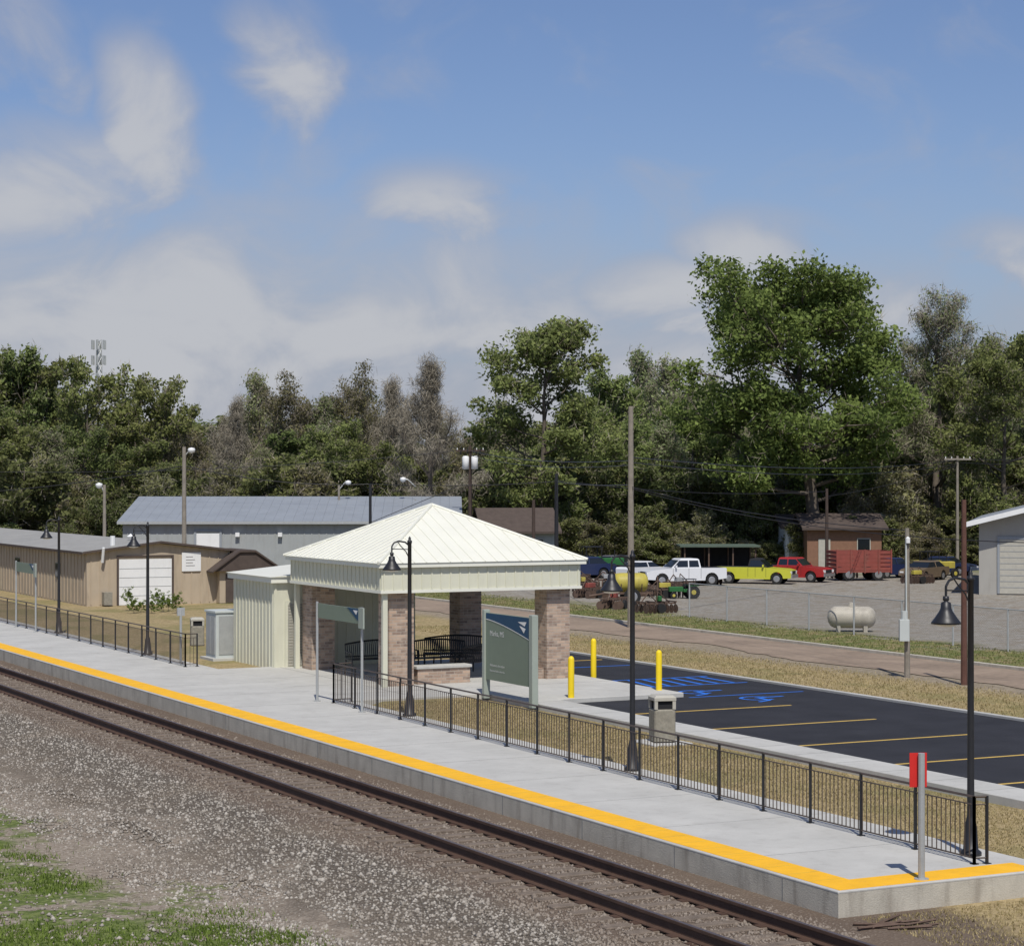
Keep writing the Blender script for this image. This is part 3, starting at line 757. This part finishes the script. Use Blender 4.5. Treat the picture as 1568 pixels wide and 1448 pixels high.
# ---------------------------------------------------------------- vehicles
def arc(cx,cz,r,n=8): return [(cx+r*cos(math.pi-math.pi*i/n),cz+r*sin(math.pi-math.pi*i/n)) for i in range(n+1)]
def wheels(a,xs,w,r,z=None):
    T=a.part('tyres',M_tyre); H=a.part('hubs',M_hub)
    for x in xs:
        for s_ in (-1,1):
            y0,y1=s_*(w/2-.24),s_*(w/2-.01)
            T.cyl((x,y0,r),(x,y1,r),r,r,18); H.cyl((x,y1,r),(x,y1+s_*.012,r),r*.6,r*.5,12)
def pickup(px,py,facing,mat,scale=1,crew=True,rot=0,name='pickup_truck',cabmat=None):
    x,y=gp(px,py,-.17); a=Asset(name,(x,y,-.17),-CA+rot+(math.pi if facing<0 else 0)); a.e.scale=(scale,)*3
    W=1.95; B=a.part('body',mat)
    fx,rx=1.75,-1.75
    lower=[(-2.8,.5)]+[(-2.8,1.12)]+[(-2.75,1.2)]+[(.95,1.2),(1.2,1.16),(2.35,1.08),(2.72,.98),(2.8,.8),(2.8,.45)]
    bot=[(fx+.47,.42)]+[(p_[0],p_[1]) for p_ in reversed(arc(fx,.42,.47))][1:-1]+[(fx-.47,.36),(rx+.47,.36)]+[(p_[0],p_[1]) for p_ in reversed(arc(rx,.42,.47))][1:-1]+[(rx-.47,.42)]
    B.extr(lower+bot,'y',-W/2,W/2)
    ce=-1.0 if crew else -.35
    def ring(x0,x1,w): return [(x0,-w),(x1,-w),(x1,w),(x0,w)]
    Cb=a.part('cab',cabmat or mat); Cb.loft([ring(ce,1.1,.93),ring(ce+.1,.45,.78),ring(ce+.2,.35,.73)],[1.202,1.76,1.82])
    G=a.part('windows',M_glass)
    mid=(ce+.75)/2
    for s_ in (-1,1):
        def sw_(xa,xb,xc,xd):
            f0=(1.26-1.2)/.56; f1=(1.70-1.2)/.56
            y0=.93+(.78-.93)*f0+.006; y1=.93+(.78-.93)*f1+.006
            G.add([(xa,s_*y0,1.26),(xb,s_*y0,1.26),(xc,s_*y1,1.70),(xd,s_*y1,1.70)],[(0,1,2,3)])
        if crew: sw_(ce+.12,mid-.04,mid-.06,ce+.18); sw_(mid+.04,.92,.5,mid+.02)
        else: sw_(ce+.12,.92,.5,ce+.18)
    G.add([(1.06,-.84,1.25),(1.06,.84,1.25),(.53,.74,1.72),(.53,-.74,1.72)],[(0,1,2,3)])
    G.add([(ce-.0,-.8,1.3),(ce-.0,.8,1.3),(ce+.07,.7,1.7),(ce+.07,-.7,1.7)],[(0,1,2,3)])
    D=a.part('bed_interior',M_dark); D.box(-2.7,ce-.12,-.85,.85,1.15,1.204)
    K=a.part('bumpers',M_hub); K.box(2.78,2.9,-.95,.95,.45,.68); K.box(-2.92,-2.78,-.95,.95,.45,.66)
    gr=a.part('grille',M_dark); gr.box(2.76,2.812,-.55,.55,.7,.95)
    hl=a.part('headlights',M_white); hl.box(2.70,2.815,-.92,-.6,.74,.94); hl.box(2.70,2.815,.6,.92,.74,.94)
    tl=a.part('tail_lights',M_redCar); tl.box(-2.812,-2.78,-.97,-.82,.75,1.1); tl.box(-2.812,-2.78,.82,.97,.75,1.1)
    dk=a.part('door_seams',M_dark)
    for q in (mid,ce+.02,.98):
        for s_ in (-1,1): dk.box(q-.01,q+.01,min(s_*.976,s_*.98),max(s_*.976,s_*.98),.5,1.19)
    mr=a.part('mirrors',mat); mr.box(.75,.85,.95,1.15,1.22,1.4); mr.box(.75,.85,-1.15,-.95,1.22,1.4)
    wheels(a,(fx,rx),W,.39); a.done()
pickup(1045,896,-1,M_whiteCar,.84,rot=.25)
pickup(1157,893,1,M_yelCar,.80,crew=False,rot=-.35,cabmat=M_dark)
pickup(1216,890,1,M_redCar,.78,rot=-.55)
def car(px,py,mat,facing=1,scale=.85,rot=0):
    x,y=gp(px,py,-.17); a=Asset('parked_car',(x,y,-.17),-CA+rot+(math.pi if facing<0 else 0)); a.e.scale=(scale,)*3
    W=1.8;B=a.part('body',mat); fx,rx=1.4,-1.35
    lower=[(-2.3,.45),(-2.32,.85),(-2.2,.98),(-1.7,1.0),(1.0,.98),(1.9,.85),(2.25,.72),(2.3,.4)]
    bot=[(fx+.4,.35)]+list(reversed(arc(fx,.35,.4)))[1:-1]+[(fx-.4,.25),(rx+.4,.25)]+list(reversed(arc(rx,.35,.4)))[1:-1]+[(rx-.4,.35)]
    B.extr(lower+bot,'y',-W/2,W/2)
    r_=lambda x0,x1,w:[(x0,-w),(x1,-w),(x1,w),(x0,w)]
    G=a.part('windows',M_glass); G.loft([r_(-1.75,1.05,.84),r_(-1.15,.35,.66)],[.98,1.38])
    R=a.part('roof',mat); R.loft([r_(-1.2,.4,.69),r_(-1.1,.3,.6)],[1.37,1.44])
    for s_ in (-1,1): R.tube([(-.3,s_*.85,.98),(-.35,s_*.68,1.38)],.04,5)
    K=a.part('lights',M_white); K.box(2.2,2.28,.5,.8,.6,.72); K.box(2.2,2.28,-.8,-.5,.6,.72)
    wheels(a,(fx,rx),W,.33); a.done()
M_brownCar=pm('brown_car_paint',(.16,.12,.08),.3)
car(1366,884,M_blueCar,1,.85,.6); car(1415,888,M_brownCar,-1,.8,.9); car(1450,880,M_blueCar,1,.8,-.6)
car(888,885,M_blueCar,-1,.9,.4); car(950,880,pm('grey_car_paint',(.1,.1,.11),.3),1,.85,-.6); car(985,886,M_whiteCar,1,.75,.8)
x,y=gp(1315,888,-.17); a=Asset('red_farm_trailer',(x,y,-.17),-CA+.15); B=a.part('slatted_body',M_redEq)
for i in range(5): B.box(-1.7,1.7,-1.0,-.95,.62+i*.24,.80+i*.24); B.box(-1.7,1.7,.95,1.0,.62+i*.24,.80+i*.24); B.box(1.65,1.7,-.95,.95,.62+i*.24,.8+i*.24); B.box(-1.7,-1.65,-.95,.95,.62+i*.24,.8+i*.24)
for q in (-1.7,-.85,0,.85,1.62): B.box(q,q+.08,-1.06,-1.001,.45,1.85)
B.box(-1.7,1.7,-1,1,.5,.6); B.tube([(-1.7,0,.5),(-2.6,0,.4)],.06)
wheels(a,(.9,-.9),2.0,.38); a.done()
x,y=gp(965,925,-.17); a=Asset('yellow_tank_sprayer',(x,y,-.17),-CA+.1); B=a.part('tank',M_yelEq,True)
prof=[(.001,-.85),(.3,-.82),(.43,-.7),(.46,-.5),(.46,.5),(.43,.7),(.3,.82),(.001,.85)];vs=[];fs=[];n=16
for r_,q in prof:
    for i in range(n): vs.append((q,r_*cos(6.2832*i/n),1.05+r_*sin(6.2832*i/n)))
for a_ in range(len(prof)-1):
    for i in range(n): fs.append((a_*n+i,a_*n+(i+1)%n,(a_+1)*n+(i+1)%n,(a_+1)*n+i))
B.add(vs,fs); c=a.part('filler_cap',M_blk); c.cyl((0,0,1.48),(0,0,1.6),.15,.15,10)
f=a.part('frame',M_rustEq); f.box(-1.1,1.1,-.35,-.27,.5,.6); f.box(-1.1,1.1,.27,.35,.5,.6); f.tube([(-1.1,0,.55),(-2.0,0,.4)],.05)
for q in (-.5,.5): f.tube([(q,-.3,.6),(q,-.45,1.0)],.03)
f.tube([(1.1,-1.3,.7),(1.1,1.3,.7)],.04); f.tube([(1.1,-1.3,.7),(1.1,-1.3,1.4)],.03)
wheels(a,(0,),1.5,.4); a.done()
def tractor(px,py,mat,sc,rot,facing=1):
    x,y=gp(px,py,-.17); a=Asset('farm_tractor',(x,y,-.17),-CA+rot); a.e.scale=(sc*facing,sc,sc)
    B=a.part('hood',mat); B.cbox(.2,1.7,-.32,.32,.75,1.25,.05); B.cbox(-.9,.2,-.45,.45,.7,1.0,.04)
    for s_ in (-1,1): B.box(-1.3,-.2,s_*.75-.2,s_*.75+.2,1.32,1.38)
    T=a.part('tyres',M_tyre); H=a.part('hubs',M_yelEq)
    for s_ in (-1,1):
        T.cyl((-.75,s_*.6,.68),(-.75,s_*.95,.68),.68,.68,20); H.cyl((-.75,s_*.96,.68),(-.75,s_*.97,.68),.26,.23,12)
        T.cyl((1.35,s_*.55,.36),(1.35,s_*.75,.36),.36,.36,16); H.cyl((1.35,s_*.76,.36),(1.35,s_*.77,.36),.16,.14,12)
    C=a.part('canopy',M_blk); C.box(-1.2,.1,-.5,.5,2.0,2.06)
    for q in ((-1.1,-.45),(-1.1,.45),(0,-.45),(0,.45)): C.cyl((q[0],q[1],.95),(q[0],q[1],2.0),.03,.03,6)
    C.cyl((1.1,0,1.25),(1.1,0,1.8),.035,.03,6); st_=a.part('seat',M_blk); st_.cbox(-.9,-.5,-.25,.25,1.0,1.12,.03); st_.cbox(-.98,-.9,-.25,.25,1.05,1.5,.02)
    a.done()
tractor(918,882,M_green,.9,.3); tractor(1048,916,M_green,.48,.2,-1); tractor(1432,885,M_yelEq,.8,.5)
def implement(px,py,rot,seed,sc=1):
    rr=random.Random(seed); x,y=gp(px,py,-.17); a=Asset('farm_implement',(x,y,-.17),-CA+rot); a.e.scale=(sc,)*3
    f=a.part('frame',M_rustEq)
    f.box(-1.2,1.2,-.4,-.32,.55,.65); f.box(-1.2,1.2,.32,.4,.55,.65)
    for q in (-1.1,-.4,.3,1.1): f.box(q-.04,q+.04,-.6,.6,.66,.74)
    f.tube([(-1.2,0,.6),(-.6,0,1.25),(0,0,.7)],.04); f.tube([(0,.0,.7),(0.1,0,1.3),(.9,0,.7)],.035)
    d_=a.part('discs',M_rustEq)
    for i in range(8):
        q=-1.1+i*.31; d_.cyl((q,-.55,.28),(q+.03,-.55,.28),.28,.26,12); d_.cyl((q,.55,.28),(q+.03,.55,.28),.28,.26,12); f.box(q-.02,q+.02,-.57,-.53,.3,.66)
    h=a.part('hydraulics',[M_yelEq,M_redEq,M_green,M_galv][seed%4]); h.cbox(-.3+rr.uniform(-.4,.4),.3,-.2,.2,.75,1.05,.03)
    T=a.part('tyres',M_tyre); T.cyl((-.1,-.85,.3),(-.1,-.68,.3),.3,.3,14); T.cyl((-.1,.68,.3),(-.1,.85,.3),.3,.3,14)
    a.done()
for i,(px,py,ro) in enumerate([(890,905,.2),(905,915,.9),(1005,938,.5),(935,900,-.3),(1020,915,.1),(940,932,1.2),(1080,895,.4),(1290,885,.2),(1405,893,.5),(985,912,.8),(880,893,.5),(1040,905,.7)]): implement(px,py,ro,i,.72)
a=Asset('scrap_timber'); b=a.part('boards',M_rustEq)
for i in range(9):
    x,y=gp(1350+random.uniform(-5,60),1415+random.uniform(-5,10),-.38); b.cyl((x-.25,y+random.uniform(-.3,.3),-.36),(x+.3,y+random.uniform(-.3,.3),-.33),.022,.018,5)
a.done()
# ---------------------------------------------------------------- trees
ALL=[M_bark,L_twig,L_oak,L_green,L_light,L_brown,L_bush,L_grass]
def tree(seed,H,Wd,cb,tr,n1,n2,n3,lpc,ls,spread,leaf,twigs=0,lean=0,flat=.75,up=.35,tmf=.42,tw=.018):
    R=random.Random(seed); r=np.random.RandomState(seed)
    mb=MB(); tips=[]
    pts=[Vector((0,0,-.3))]; q=Vector((0,0,0))
    ns=9
    for i in range(ns):
        q=q+Vector((R.uniform(-.03,.03)*H*.5+lean*H/ns,R.uniform(-.03,.03)*H*.5,H*.92/ns)); pts.append(q.copy())
    for i in range(ns):
        r0=tr*(1-i/(ns+.6))**.8; r1=tr*(1-(i+1)/(ns+.6))**.8; mb.cyl(pts[i],pts[i+1],r0*(1.25 if i==0 else 1),r1,8,cap=False)
    def tp(t):
        f=t/.92*ns; i=min(ns-1,int(f)); return pts[i].lerp(pts[i+1],min(1,f-i))
    c0=cb/H; tm=c0+(1-c0)*tmf
    for i in range(n1):
        t=c0*.9+(0.97-c0*.9)*((i+.5)/n1)**.9
        s0=tp(min(t,.91))
        hh=(t-tm)/(1.03-tm) if t>tm else (tm-t)/(tm-c0*.8+.02)*.7
        env=Wd/2*math.sqrt(max(.06,1-hh*hh))*R.choice([.65,.8,.95,1.05,1.12])
        az=i*2.4+R.uniform(-.5,.5); el=up*(.2+1.6*(t-c0)/(1-c0))+R.uniform(-.1,.25)
        dr=Vector((cos(az)*cos(el),sin(az)*cos(el),sin(el)))
        mid=s0+dr*env*.5+Vector((0,0,-.02*env)); end=s0+dr*env+Vector((0,0,.12*env))
        rr=tr*.42*(1-t*.6); mb.cyl(s0,mid,rr,rr*.6,6,cap=False); mb.cyl(mid,end,rr*.6,rr*.2,5,cap=False)
        for j in range(n2):
            u_=.3+.7*(j+R.random())/n2; b0=s0.lerp(mid,u_*2) if u_<.5 else mid.lerp(end,u_*2-1)
            a2=az+R.choice((-1,1))*R.uniform(.4,1.3); e2=el+R.uniform(-.45,.7); l2=env*R.uniform(.28,.5)*(1.15-.4*u_)
            d2=Vector((cos(a2)*cos(e2),sin(a2)*cos(e2),sin(e2))); b1=b0+d2*l2
            mb.cyl(b0,b1,rr*.35,rr*.14,4,cap=False)
            for k in range(n3):
                v=.35+.65*(k+R.random())/n3; c_=b0.lerp(b1,v); a3=a2+R.uniform(-1.4,1.4); e3=e2+R.uniform(-.5,.8); l3=l2*R.uniform(.35,.6)
                c1=c_+Vector((cos(a3)*cos(e3),sin(a3)*cos(e3),sin(e3)))*l3
                mb.cyl(c_,c1,rr*.12+.01,.012,3,cap=False); tips.append((c1,c_))
    for k in range(6): tips.append((pts[-1]+Vector((R.uniform(-.6,.6),R.uniform(-.6,.6),R.uniform(-.2,.8))),pts[-1]))
    nb=len(mb.v); BV=np.array(mb.v); BF=np.array(mb.f)
    C=np.array([tuple(a) for a,b_ in tips]); nt_=len(C)
    V=[BV];Fs=[BF];mi=[np.zeros(len(BF))];tt=[np.full(nb,.5)];off=[nb]
    ct_=r.rand(nt_)
    def cards(n,size_a,size_b,spr,mi_idx,tbase,upb=0):
        k=r.randint(0,nt_,n)
        g=r.normal(0,1,(n,3)); g/= (np.linalg.norm(g,axis=1,keepdims=True)+1e-6); rad=r.rand(n,1)**.45
        pos=C[k]+g*rad*spr*(.6+.8*r.rand(nt_))[k][:,None]*np.array([1,1,flat])
        u=r.normal(0,1,(n,3)); u[:,2]+=upb; u/=np.linalg.norm(u,axis=1,keepdims=True); w=r.normal(0,1,(n,3)); w-= (w*u).sum(1,keepdims=True)*u; w/=np.linalg.norm(w,axis=1,keepdims=True)
        sa=size_a*r.uniform(.6,1.4,(n,1)); sb=size_b*r.uniform(.6,1.4,(n,1))
        Q=np.stack([pos-u*sa,pos-w*sb,pos+u*sa,pos+w*sb],1).reshape(-1,3)
        V.append(Q); Fs.append(np.arange(4*n).reshape(-1,4)+off[0]); off[0]+=4*n; mi.append(np.full(n,mi_idx))
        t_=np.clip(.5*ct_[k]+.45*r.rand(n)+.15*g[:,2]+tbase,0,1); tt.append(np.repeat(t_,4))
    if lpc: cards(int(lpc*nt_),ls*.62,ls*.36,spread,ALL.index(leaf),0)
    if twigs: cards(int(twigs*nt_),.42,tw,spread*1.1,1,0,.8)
    V=np.concatenate(V); H0=float(np.percentile(V[:,2],99.9))
    return dict(V=V,F=np.concatenate(Fs),mi=np.concatenate(mi),tt=np.concatenate(tt),H=H0)
def xform(T,px,d,Ht,wx,rot):
    x,y=at(px,d); s_=Ht/T['H']; V=T['V']; c,s=math.cos(rot),math.sin(rot)
    return np.stack([(V[:,0]*c-V[:,1]*s)*s_*wx+x,(V[:,0]*s+V[:,1]*c)*s_*wx+y,V[:,2]*s_-.2],-1)
def place(nm,T,px,d,Ht,wx=1,rot=None,tvv=.5):
    rot=random.uniform(0,6.28) if rot is None else rot
    x,y=at(px,d); s_=Ht/T['H']
    o=obj(nm,npmesh(nm,T['V'],T['F'],ALL,T['mi'],T['tt'],np.full(len(T['V']),tvv)),(x,y,-.2),rot); o.scale=(s_*wx,s_*wx,s_); return o
def hgt(py,d): return zat(py,d)+.2
oak=tree(24,20,14.6,4.9,.55,32,7,5,60,.27,1.1,L_oak,twigs=3,flat=.7,up=.30,tmf=.36)
place('oak_tree',oak,1255,150,hgt(396,150),1.10,rot=.4)
gm=tree(37,17,9.4,3.5,.32,22,6,4,48,.25,.9,L_green,twigs=6,up=.38,tmf=.38)
place('broadleaf_tree',gm,822,152,hgt(488,152),1.05,rot=.2)
bt=tree(8,15,8,3.5,.34,18,7,5,0,.3,.7,L_brown,twigs=20,up=.9)
place('bare_tree',bt,660,146,hgt(545,146),1.0,rot=1)
place('bare_tree',bt,352,160,hgt(606,160),.9,rot=2.4)
place('bare_tree',bt,598,165,hgt(575,165),.9,rot=4)
place('budding_tree',tree(17,19,11,5,.38,18,7,5,16,.17,.9,L_light,twigs=20,up=.6),1440,158,hgt(445,158),1.0)
place('broadleaf_tree',tree(44,17,11,4,.34,18,6,4,48,.26,.95,L_green,twigs=8,up=.42),1548,150,hgt(505,150),1.0,tvv=.3)
gA=tree(44,17,11,3,.34,15,5,4,27,.36,1.05,L_green,twigs=7,up=.42,tw=.022)
gB=tree(45,17,9.0,2.5,.32,15,5,4,27,.34,1.0,L_green,twigs=7,up=.5,tw=.022)
gC=tree(46,16,10,2.5,.32,15,5,4,26,.34,1.0,L_oak,twigs=7,up=.4,tw=.022)
pale=tree(51,15,7.5,2.5,.26,14,5,4,22,.24,.9,L_light,twigs=14,up=.7,tw=.022)
brn=tree(61,14,9,2.0,.28,14,5,4,22,.23,1.0,L_brown,twigs=16,up=.55,tw=.022)
bar=tree(9,15,8,3,.3,14,5,4,6,.2,.9,L_brown,twigs=24,up=.85,tw=.02)
bush=tree(71,6,7.5,.3,.12,12,4,4,30,.32,.85,L_bush,twigs=6,up=.5,tw=.022)
brush=tree(72,6,7,.3,.1,12,4,4,20,.26,.85,L_brown,twigs=12,up=.8,tw=.022)
weed=tree(73,1.0,1.2,.05,.015,8,4,3,14,.07,.12,L_grass,up=.8)
BV=[];BF=[];BM=[];BT=[];BR=[];boff=0
def add(T,px,d,Ht,wx):
    global boff
    V=xform(T,px,d,Ht,wx,random.uniform(0,6.28)); BV.append(V.astype(np.float32)); BF.append(T['F']+boff); BM.append(T['mi']); BT.append(T['tt']); BR.append(np.full(len(V),random.random())); boff+=len(V)
sky=[(-60,528),(-20,524),(20,532),(60,550),(125,545),(200,572),(245,576),(300,645),(345,634),(400,568),(450,568),(490,605),(535,555),(585,608),(620,610),(680,625),(720,640),(765,610),(880,610),(930,566),(985,532),(1035,545),(1080,572),(1130,590),(1200,600),(1300,600),(1380,590),(1430,540),(1500,515),(1560,520),(1620,525)]
def top(px): return float(np.interp(px,[a for a,_ in sky],[b for _,b in sky]))
def kind(px):
    if px<290: return [gA,gB,gC,brn]
    if px<370: return [brn,bar,pale]
    if px<480: return [brn,pale,brn,gB]
    if px<600: return [pale,brn,gA,bar]
    if px<740: return [brn,bar,pale,gB]
    if px<920: return [gB,pale,gA]
    if px<1100: return [pale,gB,gA]
    return [gA,pale,gB,gC]
for (a,b_) in sky:
    d=random.uniform(172,185); add(random.choice(kind(a)[:2]),a,d,hgt(b_,d),random.uniform(.8,1.0))
px=-90
while px<1680:
    d=random.uniform(185,205); add(random.choice(kind(px)),px,d,hgt(top(px)+random.uniform(25,75),d),random.uniform(1.0,1.25)); px+=44
px=-90
while px<1680:
    d=random.uniform(158,174); tgt=top(px)+random.uniform(50,135) if not(1100<px<1420) else random.uniform(640,700)
    add(random.choice(kind(px)+[gA,gB,pale]),px,d,hgt(tgt,d),random.uniform(1.0,1.3)); px+=44
px=-90
while px<1680:
    d=random.uniform(151,168); add(random.choice([bush,brush,bush]),px+random.uniform(-12,12),d,random.uniform(4.0,8),random.uniform(1.0,1.4)); px+=20
px=-90
while px<1680:
    if px<180 or px>690:
        d=random.uniform(147,152); add(random.choice([bush,brush,bush]),px+random.uniform(-12,12),d,random.uniform(1.6,3.6),random.uniform(1.2,1.6))
    px+=24
px=-90
while px<1680:
    d=random.uniform(222,235); add(random.choice([gA,brn,bush]),px,d,hgt(random.uniform(640,690),d),2.0); px+=48
obj('distant_treeline',npmesh('distant_treeline',np.concatenate(BV),np.concatenate(BF),ALL,np.concatenate(BM),np.concatenate(BT),np.concatenate(BR)))
wm=npmesh('weed_clump',weed['V'],weed['F'],ALL,weed['mi'],weed['tt'],np.full(len(weed['V']),.5))
for q,py in ((198,936),(205,940),(216,938),(232,940),(250,938),(258,936),(270,940),(240,934)):
    x,y=gp(q,py,-.2); o=obj('weed_clump',wm,(x,y,-.2),random.uniform(0,6)); o.scale=(.6,.6,random.uniform(.35,.7))
# ---------------------------------------------------------------- sky
w=bpy.data.worlds.new('World'); S.world=w; w.use_nodes=True; nt=w.node_tree; nt.nodes.clear(); N=NT(nt)
SUNEL=math.radians(56); az_sun=math.radians(200)
sk=N.n('ShaderNodeTexSky',sky_type='NISHITA'); sk.sun_disc=False; sk.sun_elevation=SUNEL; sk.sun_rotation=az_sun; sk.air_density=1.0; sk.dust_density=.6; sk.ozone_density=1.5
tc=N.n('ShaderNodeTexCoord').outputs['Generated']; sp=N.n('ShaderNodeSeparateXYZ'); N.link(tc,sp.inputs[0])
az=N.m('ARCTAN2',sp.outputs[0],sp.outputs[1]); el=N.m('ARCSINE',sp.outputs[2]); el0=el
def daz(px): return CA+math.atan((px-CX)/F)
def del_(py): return math.atan((HY-py)/F)
mp=N.n('ShaderNodeMapping'); N.link(tc,mp.inputs[0]); mp.inputs['Scale'].default_value=(1,1,1.5); mp.inputs['Rotation'].default_value=(0.25,.3,0)
nz=N.noise(mp.outputs[0],15,7,.56,.5)
nl=N.noise(mp.outputs[0],5,2,.5,0)
wz=N.m('MULTIPLY',N.m('SUBTRACT',nl,.5),.08); az=N.m('ADD',az,wz); el=N.m('ADD',el,N.m('MULTIPLY',N.m('SUBTRACT',nz,.5),.05))
blobs=[(50,90,70,110,.7),(10,310,210,110,1.05),(210,200,70,130,1.0),(425,80,80,90,.85),(120,270,140,70,.85),(680,300,140,55,.75),(1050,450,170,60,1.15),(1170,375,120,55,.85),(1540,395,100,50,.9),(300,490,620,160,.95),(640,490,320,90,.85),(60,470,240,110,.75),(1250,480,300,80,.75),(784,590,1100,130,.75)]
msk=None
for bx,by,wx,wy,st_ in blobs:
    a=N.m('MULTIPLY_ADD',az,F/wx/1.35,-daz(bx)*F/wx/1.35); b=N.m('MULTIPLY_ADD',el,F/wy/1.35,-del_(by)*F/wy/1.35)
    q=N.m('MULTIPLY',N.m('SUBTRACT',1.0,N.m('MULTIPLY_ADD',a,a,N.m('MULTIPLY',b,b))),st_)
    msk=N.m('MAXIMUM',q,0.0) if msk is None else N.m('MAXIMUM',msk,q)
cl=N.m('ADD',N.m('MULTIPLY',msk,.68),N.m('MULTIPLY',N.m('SUBTRACT',nz,.5),1.7))
cm=N.sstep(cl,-.02,.78,0,.9)
haze=N.sstep(el0,-.02,.17,.85,0)
tint=N.mix(1.0,sk.outputs[0],(.70,.74,.92),'MULTIPLY')
base=N.mix(haze,tint,(3.1,3.45,4.4))
ccol=N.mix(N.sstep(cl,.25,.85),(3.9,4.05,4.7),(5.2,5.3,5.6))
colr=N.mix(cm,base,ccol)
bg=N.n('ShaderNodeBackground'); N.link(colr,bg.inputs[0]); bg.inputs[1].default_value=.1
o=N.n('ShaderNodeOutputWorld'); N.link(bg.outputs[0],o.inputs[0])
sd_=Vector((math.sin(az_sun)*math.cos(SUNEL),math.cos(az_sun)*math.cos(SUNEL),math.sin(SUNEL)))
li=bpy.data.lights.new('sun','SUN'); li.energy=3.9; li.angle=math.radians(.6); li.color=(1,.96,.89); lo=bpy.data.objects.new('sun',li); COL.objects.link(lo)
lo.rotation_euler=(-sd_).to_track_quat('-Z','Y').to_euler(); lo.location=(0,0,50)
cam=bpy.data.cameras.new('camera'); cam.sensor_width=36; cam.lens=36*F/1568; cam.clip_end=4000; cam.clip_start=.5
co=bpy.data.objects.new('camera',cam); COL.objects.link(co); co.location=(0,0,HC); co.rotation_euler=(math.radians(90.156),0,-CA); S.camera=co
